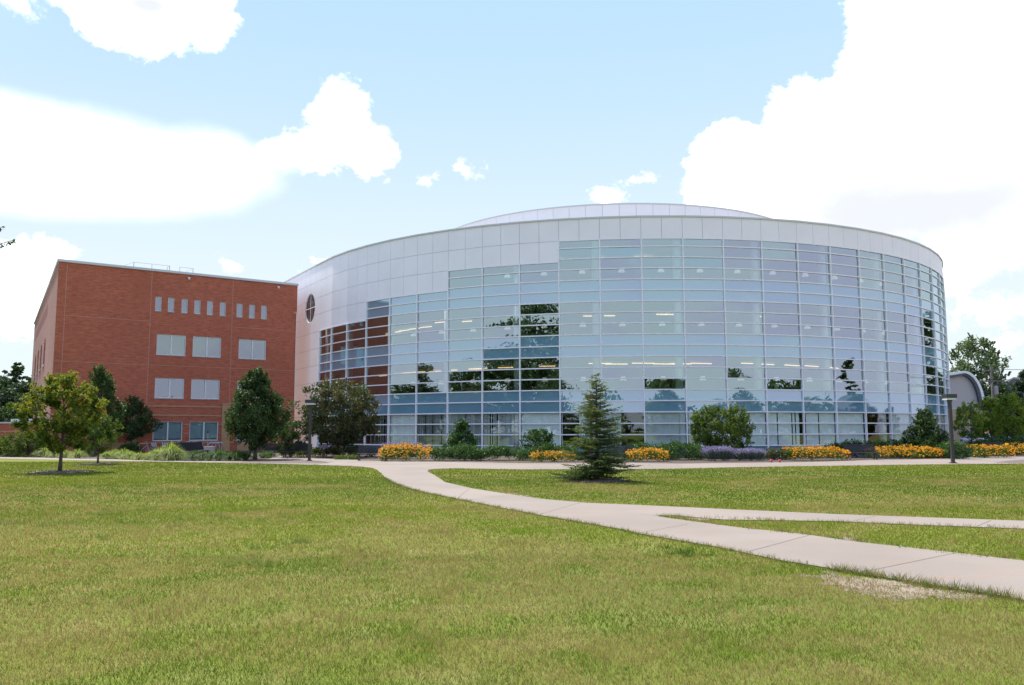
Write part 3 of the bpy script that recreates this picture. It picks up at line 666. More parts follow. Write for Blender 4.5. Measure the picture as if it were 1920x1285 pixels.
# ------------------------------------------------------------------ brick building (local x along the front, y into the block)
BA = math.atan2(.58, .815)
bb = empty('brick_building', (-36.914, 66.75, 0), BA, 'four storey red brick building with tan stone bands left of the round glass building', 'building')
BW, BD, BH = 20.2, 47., 15.55
SX, SY = .0635, .998          # direction of the left side wall in local axes
SM = (.16, 0)
def lw(s, y, z): return (s, y, z)
def wall_grid(fn, W_, H_, holes, z0=0):
    """quads over [0,W]x[z0,H] leaving the holes open; fn maps (s,z) to 3D"""
    xs = sorted({0, W_, *[h[0] for h in holes], *[h[1] for h in holes]}); zs = sorted({z0, H_, *[h[2] for h in holes], *[h[3] for h in holes]})
    V = []; Fc = []
    for a, b in zip(xs, xs[1:]):
        for c, d in zip(zs, zs[1:]):
            mx, mz = (a+b)/2, (c+d)/2
            if any(h[0] < mx < h[1] and h[2] < mz < h[3] for h in holes): continue
            i = len(V); V += [fn(a, c), fn(b, c), fn(b, d), fn(a, d)]; Fc.append((i, i+1, i+2, i+3))
    return V, Fc
small = [(x, x+.52, 12.13, 13.38) for x in (7.51, 8.56, 9.69, 10.78, 11.87, 13.0)]+[(x, x+.55, 12.13, 13.38) for x in (14.5, 15.64, 16.76)]
big = [(a, b, z0, z1) for a, b in ((7.76, 10.17), (10.76, 13.22), (14.79, 17.32)) for z0, z1 in ((8.34, 10.13), (4.61, 6.34), (.96, 2.62))]
holes = small+big
wb = MB(); wb.add(*wall_grid(lambda s, z: (s, 0, z), BW, BH, holes))
RV = .16
for a, b, c, d in holes:
    wb.add([(a, 0, c), (a, RV, c), (a, RV, d), (a, 0, d)], [(0, 1, 2, 3)]); wb.add([(b, 0, c), (b, 0, d), (b, RV, d), (b, RV, c)], [(0, 1, 2, 3)])
    wb.add([(a, 0, d), (a, RV, d), (b, RV, d), (b, 0, d)], [(0, 1, 2, 3)]); wb.add([(a, 0, c), (b, 0, c), (b, RV, c), (a, RV, c)], [(0, 1, 2, 3)])
wb.add([(BW, 0, 0), (BW, 12, 0), (BW, 12, BH), (BW, 0, BH)], [(0, 1, 2, 3)])
wb.build('wall', MT['brick'], bb)
# side wall with arched windows
sdir = lambda s, o=0: (SX*s-o*SY, SY*s+o*SX)
arch = [(14.6, 17.9), (21.6, 24.9), (28.6, 31.9), (35.6, 38.9)]
sh = [(a, b, 8.15, 10.1) for a, b in arch]+[(14.0, 42.0, 12.85, 14.0)]+[(a+.3, b-.3, 4.4, 6.2) for a, b in arch]
sw = MB()
V, Fc = wall_grid(lambda s, z: (*sdir(s), z), BD, BH, [(a, b, 8.15, 10.9) for a, b in arch]+sh[4:]); sw.add(V, [f[::-1] for f in Fc])
for a, b in arch:     # spandrels of the arches
    K = 10
    for q in range(K):
        u0, u1 = a+(b-a)*q/K, a+(b-a)*(q+1)/K; f = lambda u: 10.0+.82*math.sqrt(max(1-((u-(a+b)/2)/((b-a)/2))**2, 0))
        sw.add([(*sdir(u0), f(u0)), (*sdir(u1), f(u1)), (*sdir(u1), 10.9), (*sdir(u0), 10.9)], [(3, 2, 1, 0)])
        for o in (0,): sw.add([(*sdir(u0), f(u0)), (*sdir(u1), f(u1)), (*sdir(u1, -.3), f(u1)), (*sdir(u0, -.3), f(u0))], [(0, 1, 2, 3)])
for a, b, c, d in sh:
    for s in (a, b): sw.add([(*sdir(s), c), (*sdir(s, -.3), c), (*sdir(s, -.3), d), (*sdir(s), d)], [(0, 1, 2, 3)])
    sw.add([(*sdir(a), c), (*sdir(b), c), (*sdir(b, -.3), c), (*sdir(a, -.3), c)], [(0, 1, 2, 3)]); 
sw.build('side_wall', MT['bricks'], bb)
lv = MB(); lv.add([(*sdir(14, -.25), 12.85), (*sdir(42, -.25), 12.85), (*sdir(42, -.25), 14), (*sdir(14, -.25), 14)], [(3, 2, 1, 0)])
for k in range(28): 
    s = 14.5+k; x, y = sdir(s, -.12); lv.box((x, y, 13.42), (.25, .5, 1.12), 0)
lv.build('louvre_band', mat('dark_side_brick', (.28, .10, .08), .9), bb)
for i, (a, b) in enumerate(arch):
    g = MB(); K = 10; P = [(*sdir(a, -.28), 8.15), (*sdir(b, -.28), 8.15)]+[(*sdir(b+(a-b)*q/K, -.28), 10.0+.82*math.sqrt(max(1-((q/K-.5)*2)**2, 0))) for q in range(K+1)]
    g.add(P, [tuple(range(len(P)))]); o = g.build('window', MT['winglass'], bb)
    f = MB(); x, y = sdir((a+b)/2, -.22); f.box((x, y, 9.4), (.06, .08, 2.6)); x, y = sdir((a+b)/2, -.22); f.box((x, y, 10.0), (.06, b-a, .07), -.0636); f.build('frame', MT['white'], o)
    f = MB(); x, y = sdir((a+b)/2, .02); f.box((x, y, 8.1), (.12, b-a+.5, .12), -.0636); f.build('sill', MT['sill'], o)
    g = MB(); g.add([(*sdir(a+.3, -.28), 4.4), (*sdir(b-.3, -.28), 4.4), (*sdir(b-.3, -.28), 6.2), (*sdir(a+.3, -.28), 6.2)], [(0, 1, 2, 3)]); g.build('window', MT['winglass'], bb)
# front windows
for idx, (a, b, c, d) in enumerate(holes):
    low = c < 1; g = MB(); g.add([(a, .13, c), (b, .13, c), (b, .13, d), (a, .13, d)], [(0, 1, 2, 3)])
    o = g.build('window', MT['gglass'] if low else MT['winglass'], bb)
    f = MB(); w_ = .05 if idx < 9 else .07
    f.b2((a, .07, c), (a+w_, .15, d)); f.b2((b-w_, .07, c), (b, .15, d)); f.b2((a+w_, .07, d-w_), (b-w_, .15, d)); f.b2((a+w_, .07, c), (b-w_, .15, c+w_))
    if idx >= 9: f.b2(((a+b)/2-.055, .06, c+w_), ((a+b)/2+.055, .148, d-w_))
    f.build('frame', MT['frame'], o)
    s = MB(); s.b2((a-.04, -.05, c-.07), (b+.04, .10, c-.002)); s.build('sill', MT['sill'], o)
    s = MB()
    if low: s.add([(a, .22, c+.17), (b, .22, c+.17), (b, .22, d), (a, .22, d)], [(0, 1, 2, 3)]); s.build('window_shade', MT['shade'], o)
# interior behind the brick windows: floors and a back wall
s = MB(); s.add([(7, 3.6, .2), (18, 3.6, .2), (18, 3.6, 15), (7, 3.6, 15)], [(0, 1, 2, 3)])
for z in (.15, 3.5, 7.25, 11.2, 14.6): s.b2((7, .25, z), (18, 3.6, z+.2))
s.build('interior', MT['core'], bb)
for (x, z) in ((8.6, 10.3), (11.9, 10.3), (15.9, 10.3), (8.6, 6.9), (11.9, 6.9), (8.2, 14.2), (10.9, 14.2), (12.2, 14.2)):
    s = MB(); s.b2((x, 1.8, z), (x+.9, 1.95, z+.06)); s.build('ceiling_light', MT['warm'], bb)
# joints, bands, pilasters
j = MB()
for x in (.62, 7.15, 14.11): j.b2((x-.022, -.006, 3.98), (x+.022, .0, BH-.02))
for z, x0, x1 in ((11.18, .1, 7.1), (11.18, 14.15, 20.1), (7.42, .1, 7.12), (7.42, 7.18, 14.08), (7.42, 14.15, 20.1)): j.b2((x0, -.008, z-.018), (x1, 0, z+.018))
j.build('expansion_joint', MT['paleband'], bb)
def band(z, x0, x1, h=.12): 
    s = MB(); s.b2((x0, -.035, z-h/2), (x1, 0, z+h/2)); s.build('stone_band', MT['stone'], bb)
for z in (3.92, 3.14): band(z, .0, 5.75); band(z, 6.45, 13.45); band(z, 14.2, BW)
cuts = [(0, 5.75), (6.45, 7.7), (10.23, 10.7), (13.28, 13.45), (14.2, 14.73), (17.38, BW)]
for z in (2.36, 1.6):
    for a, b in cuts: band(z, a, b, .09)
for z in (.85-.06,): band(z, .0, 5.75, .10); band(z, 6.45, 13.45, .10); band(z, 14.2, BW, .10)
for x0, x1 in ((5.76, 6.44), (13.46, 14.19)):
    s = MB(); s.b2((x0, -.22, 0), (x1, 0, 4.15)); s.b2((x0-.04, -.26, 4.15), (x1+.04, 0, 4.28)); s.b2((x0-.03, -.25, 0), (x1+.03, -.225, .5)); s.build('stone_pilaster', MT['stone'], bb)
for lo_, hi_ in (((4.6, -.12, 0), (5.7, -.002, .78)), ((14.9, -.12, 0), (16.2, -.002, .74))): s = MB(); s.b2(lo_, hi_); s.build('stone_base', MT['stone'], bb)
s = MB(); s.prism([(-.12, -.12), (BW+.05, -.12), (BW+.05, .35), (.35, .35)], BH, BH+.20)
x, y = sdir(BD); s.prism([(-.12, -.12), (.35, .35), (x+.35, y), (x-.12, y)], BH+.003, BH+.203); s.build('coping', MT['coping'], bb)
s = MB(); s.prism([(.35, .35), (BW, .35), (BW, 40), (sdir(BD)[0]+.3, sdir(BD)[1])], BH-.5, BH-.3); s.build('roof', MT['roofing'], bb)
s = MB(); s.b2((5.2, 3.0, BH-.3), (20.1, 14, BH+.36)); s.b2((17.2, 1.5, BH-.3), (20.1, 9, BH+.50)); s.build('roof_curb', MT['coping'], bb)
for x in (10.2, 18.3):
    s = MB(); s.box((x, -.10, BH-.28), (.20, .16, .08)); s.lathe([(.06, -.10), (.085, -.02), (.085, .03), (.02, .05)], (x, -.14, BH-.36), 10); s.build('security_camera', MT['white'], bb)
s = MB(); s.tube([(19.9, -.02, 12.9), (20.05, -.18, 13.0), (20.12, -.10, 12.5), (20.13, -.08, 4.2)], .03, 6); s.build('conduit', MT['alu'], bb)
# roof railing and hatch on the brick block
rl = empty('roof_railing', tuple(Vector((-36.914, 66.75, BH-.3))+Vector((math.cos(BA)*6.6-math.sin(BA)*5, math.sin(BA)*6.6+math.cos(BA)*5, 0))), BA, 'thin grey safety railing on the brick building roof', 'railing')
s = MB()
def rail(a, b, n):
    for h in (1.35, 1.85): s.tube([(a[0], a[1], h), (b[0], b[1], h)], .028, 5)
    for k in range(n+1):
        x = a[0]+(b[0]-a[0])*k/n; y = a[1]+(b[1]-a[1])*k/n; s.tube([(x, y, 0.66), (x, y, 1.88)], .028, 5)
rail((0, 0), (3.1, 0), 2); rail((0, 0), (-.4, 2.2), 1); rail((4.0, 0), (5.2, 0), 1); rail((5.2, 0), (5.1, 2.0), 1); rail((3.1, 0), (3.05, .7), 1)
s.build('rail', MT['steel'], rl)
dm = empty('roof_skylight', tuple(Vector((-36.914, 66.75, BH+.36))+Vector((math.cos(BA)*9.4-math.sin(BA)*6, math.sin(BA)*9.4+math.cos(BA)*6, 0))), BA, 'low grey domed skylight behind the roof railing', 'skylight')
s = MB(); s.lathe([(1.1, 0), (1.1, .25)], n=20); s.build('curb', MT['coping'], dm); s = MB(); s.lathe([(1.08, .25), (1.0, .42), (.75, .62), (.4, .73), (.02, .77)], n=20); s.build('dome', MT['carsilver'], dm, True)

# low wing at the left edge
lwg = empty('low_brick_wing', (-38.2, 70.5, 0), 0, 'low red brick wing with a pale coping at the left edge behind the shrubs', 'wall')
s = MB(); s.b2((-34, 0, 0), (.3, 7, 2.46)); s.build('wall', MT['brick'], lwg)
s = MB(); s.b2((-34.1, -.1, 2.461), (.4, 7.1, 2.58)); s.build('coping', MT['coping'], lwg)
s = MB(); s.b2((-34, -.04, 1.72), (.3, 0, 1.84)); s.build('stone_band', MT['stone'], lwg)
s = MB(); s.b2((-.1, -.35, 0), (.75, -.045, 2.2)); s.build('stone_pilaster', MT['stone'], lwg)
for k, x in enumerate((-4.3, -3.2, -2.2, -1.4)):
    s = MB(); s.box((x, 1.4, 2.62+.12), (.8, .8, .22)); s.lathe([(.15, .2), (.22, .32)], (x, 1.4, 2.55), 10); s.build('roof_vent', MT['steel'], lwg)

# ------------------------------------------------------------------ arched annex on the right
an = empty('arched_annex', (44.3, 84, 0), 0, 'grey annex with curved white edged roof and cream base beside the round building', 'building')
zt, zm = 7.35, 3.85; W1 = 3.0
cur = [(1.05+1.72*math.sin(k/12*math.pi/2)**1.0*1.0, zm+(zt-zm)*math.cos(k/12*math.pi/2)**.9) for k in range(13)]
prof = [(-2, zm), (-2, 6.75), (-.1, 7.0)]+cur
s = MB(); n = len(prof); s.add([(x, 0, z) for x, z in prof]+[(x, 14, z) for x, z in prof], [tuple(range(n))[::-1], tuple(range(n, 2*n))]+[(i, (i+1) % n, n+(i+1) % n, n+i) for i in range(n)])
for k in range(18):
    z = zm+.2+k*.19
    xr = next((x for x, zz in cur[::-1] if zz > z+.1), 1.0)-.12
    s.b2((-1.9, -.018, z), (xr, 0, z+.035))
s.build('ribbed_wall', MT['annex'], an)
s = MB()
edge = [(-2, 6.95), (-.1, 7.2)]+[(x+.04, z+.05) for x, z in cur]
for (x0, z0), (x1, z1) in zip(edge, edge[1:]):
    d = Vector((x1-x0, z1-z0)).normalized(); nx, nz = -d.y, d.x; T = .24
    s.hexa([(x0, -.55, z0), (x1, -.55, z1), (x1, 14.3, z1), (x0, 14.3, z0), (x0+nx*T, -.55, z0+nz*T), (x1+nx*T, -.55, z1+nz*T), (x1+nx*T, 14.3, z1+nz*T), (x0+nx*T, 14.3, z0+nz*T)])
s.build('roof', mat('bright_white_metal', (.93, .94, .95), .4), an)
s = MB()
for (x0, z0), (x1, z1) in zip(edge, edge[1:]):
    d = Vector((x1-x0, z1-z0)).normalized(); nx, nz = d.y, -d.x; T = .22
    s.hexa([(x0, -.4, z0-.004), (x1, -.4, z1-.004), (x1, -.02, z1-.004), (x0, -.02, z0-.004), (x0+nx*T, -.4, z0+nz*T), (x1+nx*T, -.4, z1+nz*T), (x1+nx*T, -.02, z1+nz*T), (x0+nx*T, -.02, z0+nz*T)])
s.build('eave', mat('slate_metal', (.12, .13, .16), .5), an)
s = MB(); s.b2((-2, -.08, 0), (2.95, 13.9, zm-.06)); s.build('block_base', MT['cream'], an)
s = MB(); s.b2((-2, -.14, zm-.055), (3.12, .1, zm+.05)); s.build('ledge', MT['coping'], an)
s = MB(); s.b2((.75, -.12, .05), (1.75, -.083, 1.75)); s.build('door', mat('pale_blue_door', (.50, .56, .62), .5), an)

# ------------------------------------------------------------------ foliage generators
def leafcloud(cen, rad, n, size, rng, asp=1.7, up=.35, tintb=None, outc=None):
    """cen (K,3), rad (K,3) -> n leaves per clump as bent rhombs"""
    K = len(cen); N_ = K*n
    q = rng.normal(size=(N_, 3)); q /= np.linalg.norm(q, axis=1)[:, None]; q *= (rng.random(N_)**.45)[:, None]
    p = np.repeat(cen, n, 0)+q*np.repeat(rad, n, 0)
    a = rng.normal(size=(N_, 3))+np.array([0, 0, -.15]); a /= np.linalg.norm(a, axis=1)[:, None]
    nn = rng.normal(size=(N_, 3))+np.array([0, 0, up*2]); 
    if outc is not None:
        o = p-outc; o /= np.linalg.norm(o, axis=1)[:, None]+1e-6; nn += o*.8
    b = np.cross(nn, a); b /= np.linalg.norm(b, axis=1)[:, None]+1e-9
    s = size*(.6+.8*rng.random(N_))[:, None]
    V = np.empty((N_, 4, 3)); V[:, 0] = p-a*s*.5; V[:, 2] = p+a*s*.5; V[:, 1] = p+b*s*.5/asp; V[:, 3] = p-b*s*.5/asp
    t = np.repeat((rng.random(K) if tintb is None else tintb), n)*.55+rng.random(N_)*.45
    return V, t
def emit(name, V, t, m, parent):
    n = len(V); return raw(name, V.reshape(-1, 3), np.arange(n*4).reshape(-1, 4), m, parent, attrs={'tint': np.repeat(t, 4)})
PROF = {
    'round': lambda t: math.sqrt(max(0, 1-(2*t-1)**2))**.8,
    'oval': lambda t: math.sin(math.pi*min(1, t*.92+.06))**.7,
    'tear': lambda t: (min(1, t/.28)**.55)*(1-max(0, (t-.28)/.72))**.85+.03,
    'pear': lambda t: (min(1, t/.34)**.5)*(1-max(0, (t-.34)/.66))**.62+.02,
    'cone': lambda t: (1-t)**.9+.04,
    'dome': lambda t: math.sqrt(max(0, 1-t*t))**.9,
    'vase': lambda t: .45+.55*math.sin(math.pi*min(1, t*.75+.12))if t < .93 else .5,
}
def tree(name, loc, h0, H, Rx, prof, leafm, label, cat='tree', group=None, seed=1, K=130, n=75, size=.12, cr=None, trunk_r=.07, tintup=.0, shoots=0, lean=0, Ry=None, spiky=0):
    rng = np.random.default_rng(seed); Ry = Ry or Rx
    root = empty(name, loc, 0, label, cat, group)
    P = PROF[prof]; cen = []; ph = rng.uniform(0, 6.28, 4)
    while len(cen) < K:
        t = rng.random()**.9; a = rng.uniform(0, 6.283); u = rng.random()
        if rng.random() > P(t)+.15: continue
        lump = 1+.20*math.sin(3*a+ph[0]+5*t)+.14*math.sin(5*a+ph[1]-9*t)+rng.normal()*.10
        r = P(t)*lump*(.35+.60*u**.55); cen.append((Rx*r*math.cos(a), Ry*r*math.sin(a), h0+(H-h0)*t))
    cen = np.array(cen); c0 = cr or (Rx*.20+.10)
    rad = np.repeat((c0*(.65+.6*rng.random(K)))[:, None], 3, 1); rad[:, 2] *= .8
    if spiky: rad[:, 2] *= 1+spiky; rad[:, :2] *= .8
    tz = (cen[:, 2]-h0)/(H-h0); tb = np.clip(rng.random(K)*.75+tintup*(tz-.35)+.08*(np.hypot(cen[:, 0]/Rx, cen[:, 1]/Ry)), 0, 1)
    V, t = leafcloud(cen, rad, n, size, rng, tintb=tb, outc=np.array([0, 0, h0+(H-h0)*.45]))
    if shoots:   # young shoots breaking the outline
        sc = []
        for _ in range(shoots):
            a = rng.uniform(0, 6.283); tt = rng.uniform(.25, 1); r = P(tt)*.9; b = np.array([Rx*r*math.cos(a), Ry*r*math.sin(a), h0+(H-h0)*tt])
            d = np.array([math.cos(a)*.6, math.sin(a)*.6, 1.1])*rng.uniform(.25, .5)*(.5+Rx*.35)*.6
            for q in range(4): sc.append(b+d*q/3)
        sc = np.array(sc); V2, t2 = leafcloud(sc, np.full((len(sc), 3), .10), 9, size*.9, rng, tintb=np.clip(.55+.45*rng.random(len(sc)), 0, 1)); V = np.concatenate([V, V2]); t = np.concatenate([t, t2])
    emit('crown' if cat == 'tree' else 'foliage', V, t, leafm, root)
    tb_ = MB(); top = h0+(H-h0)*.72
    pts = [(0, 0, -.02), (.01, 0, h0*.5+.02), (.02+lean, .01, h0+.05), (.03+lean, .02, (h0+top)/2), (lean, 0, top)]
    tb_.tube(pts, [trunk_r*1.35, trunk_r, trunk_r*.85, trunk_r*.55, .012], 8)
    for i in rng.choice(K, min(K, 34), replace=False):
        c = cen[i]; z0 = max(h0*.9, c[2]-np.hypot(c[0], c[1])*.9); z0 = min(z0, top*.95)
        tb_.tube([(0.02+lean, 0, z0), (c[0]*.5, c[1]*.5, z0+(c[2]-z0)*.4), tuple(c)], [trunk_r*.35, trunk_r*.22, .008], 5, False)
    tb_.build('trunk' if cat == 'tree' else 'stems', MT['bark'], root, True)
    return root
def conifer(name, loc, H, R, label, leafm, group=None, seed=1, whorls=22, h0=.05, nb=9, needle=.085, dens=1., droop=.0, irregular=.2, bare=0., twig=.05):
    rng = np.random.default_rng(seed); root = empty(name, loc, 0, label, 'tree', group)
    V = []; T = []; br = MB()
    br.tube([(0, 0, -.02), (0, 0, H*.5), (.01, 0, H*.97)], [R*.055+.02, R*.035+.01, .008], 8)
    for w in range(whorls):
        t0_ = (w+.5*rng.random())/whorls
        for b in range(max(4, int(nb*(1-.35*t0_)))):
            t = min(.995, max(0, t0_+rng.normal()*.35/whorls)); z = h0+(H-h0)*t*.985; Rw = R*((1-t)**.85*.97+.03)
            a = rng.uniform(0, 6.283); L = Rw*(1+rng.normal()*irregular); L = max(L, .08)
            rise = (-.10-droop)*(1-t)*L+.35*t*L+rng.normal()*.05*L
            d = np.array([math.cos(a), math.sin(a), 0]); side = np.array([-math.sin(a), math.cos(a), 0])
            tip = d*L+np.array([0, 0, rise]); base = np.array([0, 0, z])
            if L > .25: br.tube([base, base+tip*.6, base+tip], [.014*R+.004, .008*R, .003], 4, False)
            m = max(3, int(L/.085*dens))
            for k in range(m):
                u = bare+(1-bare)*(k+rng.random())/m; p = base+tip*u+np.array([0, 0, .10*L*u*u]); tl = (L*.42*(1-u)+.12)*(.7+.5*rng.random())
                for sg in (-1, 1):
                    td = side*sg*.75+d*.75+np.array([0, 0, rng.normal()*.12-.05]); td /= np.linalg.norm(td)
                    nn = max(3, int(tl/.035*dens))
                    u2 = rng.random(nn); q = p+td*(u2*tl)[:, None]
                    ax = td+rng.normal(size=(nn, 3))*.45; ax /= np.linalg.norm(ax, axis=1)[:, None]
                    bx = np.cross(ax, rng.normal(size=(nn, 3))); bx /= np.linalg.norm(bx, axis=1)[:, None]+1e-9
                    s = needle*(.7+.6*rng.random(nn))[:, None]
                    v = np.empty((nn, 4, 3)); v[:, 0] = q-ax*s*.5; v[:, 2] = q+ax*s*.5; v[:, 1] = q+bx*s*twig*3.2; v[:, 3] = q-bx*s*twig*3.2
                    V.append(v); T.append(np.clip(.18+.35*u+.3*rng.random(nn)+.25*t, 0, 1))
    emit('crown', np.concatenate(V), np.concatenate(T), leafm, root); br.build('trunk', MT['bark'], root, True)
    return root
def hedge(loc, rx, ry, h, label, leafm, seed=1, group=None, name='hedge', cat='hedge', size=.095, dens=1., flower=None, n=34, rz=0):
    rng = np.random.default_rng(seed); root = empty(name, loc, rz, label, cat, group)
    K = int(rx*ry*h*75*dens+50); cen = np.empty((K, 3)); x = rng.uniform(-1, 1, K); y = rng.uniform(-1, 1, K); z = rng.random(K)**.6
    top = h*(.74+.62*fbm(x*rx+seed*3.1, y*ry, 1.1, 2, seed))*(1-.25*np.abs(x)**4)
    cen[:, 0] = x*(rx-.12)*np.sqrt(1-.15*y*y); cen[:, 1] = y*(ry-.12); cen[:, 2] = .08+z*(top-.16)
    V, t = leafcloud(cen, np.full((K, 3), .21), n, size, rng, up=.6); emit('foliage', V, t, leafm, root)
    if flower:
        m, dn = flower; K2 = int(rx*ry*4*dn); fx = rng.uniform(-1, 1, K2); fy = rng.uniform(-1, 1, K2)
        front = rng.random(K2) < .38
        fz = h*(.74+.62*fbm(fx*rx+seed*3.1, fy*ry, 1.1, 2, seed))*(1-.25*np.abs(fx)**4)+rng.normal(size=K2)*.05
        fy = np.where(front, -1-.02*rng.random(K2), fy); fz = np.where(front, fz*(1-.75*rng.random(K2)**1.8), fz)
        C = np.stack([fx*rx*np.sqrt(1-.12*fy*fy), fy*ry, fz], 1); r = .042*(.8+.4*rng.random(K2))
        Vv = []; 
        nrm = np.stack([rng.normal(size=K2)*.35, -.75+rng.normal(size=K2)*.35, .75+rng.normal(size=K2)*.2], 1); nrm /= np.linalg.norm(nrm, axis=1)[:, None]
        ux = np.cross(nrm, [0, 1, 0]); ux /= np.linalg.norm(ux, axis=1)[:, None]; uy = np.cross(nrm, ux)
        for k in range(6):
            a = k*math.pi/3; d = ux*math.cos(a)+uy*math.sin(a); e2 = ux*-math.sin(a)+uy*math.cos(a); rr = r[:, None]
            v = np.empty((K2, 4, 3)); v[:, 0] = C; v[:, 1] = C+d*rr*.6+e2*rr*.42-nrm*rr*.05; v[:, 2] = C+d*rr*1.15-nrm*rr*.25; v[:, 3] = C+d*rr*.6-e2*rr*.42-nrm*rr*.05; Vv.append(v)
        tt = rng.random(K2); emit('flower_heads', np.concatenate(Vv), np.tile(tt, 6), m, root)
        v = np.empty((K2, 4, 3)); rr = (r*.27)[:, None]; v[:, 0] = C-ux*rr+nrm*.008; v[:, 1] = C-uy*rr+nrm*.008; v[:, 2] = C+ux*rr+nrm*.008; v[:, 3] = C+uy*rr+nrm*.008
        emit('flower_centres', v, tt*.2, LM['chips'], root)
    return root
def clump_mesh(seed, n=620, R=.95, H=.82, w=.014, tip=.5):
    rng = np.random.default_rng(seed); a = rng.uniform(0, 6.283, n); L = H*(.65+.55*rng.random(n)); spread = R*rng.random(n)**.6
    P = [np.stack([np.cos(a)*.14*rng.random(n), np.sin(a)*.14*rng.random(n), 0*a], 1)]
    for u in (.35, .7, 1.0):
        P.append(np.stack([np.cos(a)*(.12+spread*u**1.5), np.sin(a)*(.12+spread*u**1.5), L*(1-(1-u)**2.0)*(1-.30*(spread/R)**2)-.62*spread*u**2.5], 1))
    sx = np.stack([-np.sin(a), np.cos(a), 0*a], 1); V = []; t0 = rng.random(n); T = []
    for k in range(3):
        w0, w1 = w*(1-.25*k), w*(1-.25*(k+1))*(.25 if k == 2 else 1)
        v = np.empty((n, 4, 3)); v[:, 0] = P[k]-sx*w0; v[:, 1] = P[k]+sx*w0; v[:, 2] = P[k+1]+sx*w1; v[:, 3] = P[k+1]-sx*w1; V.append(v); T.append(np.clip(t0*.6+k*tip*.3, 0, 1))
    return np.concatenate(V), np.concatenate(T)

# ------------------------------------------------------------------ lawn trees and mulch rings
def mulch(px, py, r, label, seed):
    rng = np.random.default_rng(seed); c = ground(px, py); root = empty('mulch_ring', c, 0, label, 'mulch')
    n = 40; P = [(math.cos(k*2*math.pi/n)*r*(1+.10*math.sin(3*k*.3+seed)+rng.normal()*.05), math.sin(k*2*math.pi/n)*r*1.2*(1+rng.normal()*.05)) for k in range(n)]
    s = MB(); V = [(0, 0, .07)]+[(x*.6, y*.6, .055) for x, y in P]+[(x, y, .006) for x, y in P]
    s.add(V, [(0, 1+k, 1+(k+1) % n) for k in range(n)]+[(1+k, 1+n+k, 1+n+(k+1) % n, 1+(k+1) % n) for k in range(n)]); s.build('mound', bpy.data.materials['mulch_ground'], root)
    K = int(900*r); a = rng.uniform(0, 6.283, K); q = r*1.1*np.sqrt(rng.random(K)); cen = np.stack([np.cos(a)*q, np.sin(a)*q*1.2, np.full(K, .05)], 1); cen[:, 2] = .015+.05*(1-q/r/1.15)
    V, t = leafcloud(cen, np.full((K, 3), .02), 1, .08, rng, asp=2.6, up=2.5); emit('wood_chips', V, t, LM['chips'], root)
mulch(112, 886, 1.15, 'mulch ring under the young maple at the left of the lawn', 1)
mulch(183, 871, 1.0, 'mulch ring under the small droopy tree behind the maple', 2)
mulch(1120, 902, 1.05, 'mulch ring under the spruce on the right lawn', 3)
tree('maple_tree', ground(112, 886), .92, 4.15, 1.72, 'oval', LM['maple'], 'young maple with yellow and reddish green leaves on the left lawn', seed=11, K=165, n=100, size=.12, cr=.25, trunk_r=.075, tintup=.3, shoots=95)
tree('small_tree', ground(183, 871), .75, 2.6, 1.05, 'round', LM['fresh'], 'small droopy green tree with a twin stem behind the left maple', seed=12, K=70, n=60, size=.10, cr=.24, trunk_r=.05, shoots=14)
g = at(182, 800, 61); g.z = 0
tree('pear_tree', g, 1.0, 6.35, 1.75, 'pear', LM['darktree'], 'dark upright tree with a ragged pointed top in front of the blank brick wall', seed=13, K=150, n=75, size=.16, cr=.38, trunk_r=.09, spiky=.5, shoots=40)
g = ground(245, 850)
tree('pear_tree', g, 1.15, 4.5, 1.75, 'pear', LM['darktree'], 'small green tree with two leading shoots beside the bicycle', seed=14, K=120, n=75, size=.15, cr=.34, trunk_r=.07, shoots=36, tintup=.25)
tree('pear_tree', ground(478, 862), .85, 5.5, 1.95, 'pear', LM['darktree'], 'dense dark green teardrop shaped tree at the right end of the brick wall', seed=15, K=260, n=95, size=.14, cr=.36, trunk_r=.12, spiky=.5, shoots=30)
tree('maple_tree', ground(545, 858), .3, 2.4, 1.25, 'round', LM['darktree'], 'low dark bushy tree beside the benches right of the teardrop tree', seed=16, K=70, n=70, size=.13, cr=.3, trunk_r=.06)
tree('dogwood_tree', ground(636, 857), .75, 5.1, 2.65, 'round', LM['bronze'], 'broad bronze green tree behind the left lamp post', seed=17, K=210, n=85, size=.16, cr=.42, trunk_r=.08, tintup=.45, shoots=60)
conifer('spruce_tree', ground(1120, 902), 3.8, 1.16, 'young spruce with pale yellow new growth standing alone on the right lawn', LM['spruce'], seed=3, whorls=24, nb=11, dens=1.25, needle=.075, irregular=.36, droop=.03)
# shrubs in front of the glass
def bush(px, py, Y, top, rx, prof, lm, label, seed, **k):
    c = at(px, 800, Y); z = at(px, top, Y).z; tree('shrub', (c.x, Y, 0), k.pop('h0', .12), z, rx, prof, lm, label, 'shrub', seed=seed, trunk_r=.05, **k)
bush(865, 0, 53.5, 787, 1.35, 'cone', LM['hedge'], 'bright green cone shaped shrub rising from the hedge left of centre', 21, K=120, n=60, size=.13, cr=.30, tintup=.3)
bush(1010, 0, 53.5, 806, .95, 'round', LM['hedge'], 'small rounded green shrub above the hedge left of the spruce', 22, K=60, n=55, size=.13, cr=.26, h0=.5)
bush(1352, 0, 53., 766, 1.9, 'vase', LM['fresh'], 'large loose olive green shrub above the lavender', 23, K=150, n=75, size=.13, cr=.32, shoots=150, tintup=.3)
bush(1735, 0, 53.5, 772, 1.75, 'cone', LM['darktree'], 'wide dark green shrub left of the right lamp post', 24, K=150, n=70, size=.14, cr=.38, shoots=40)
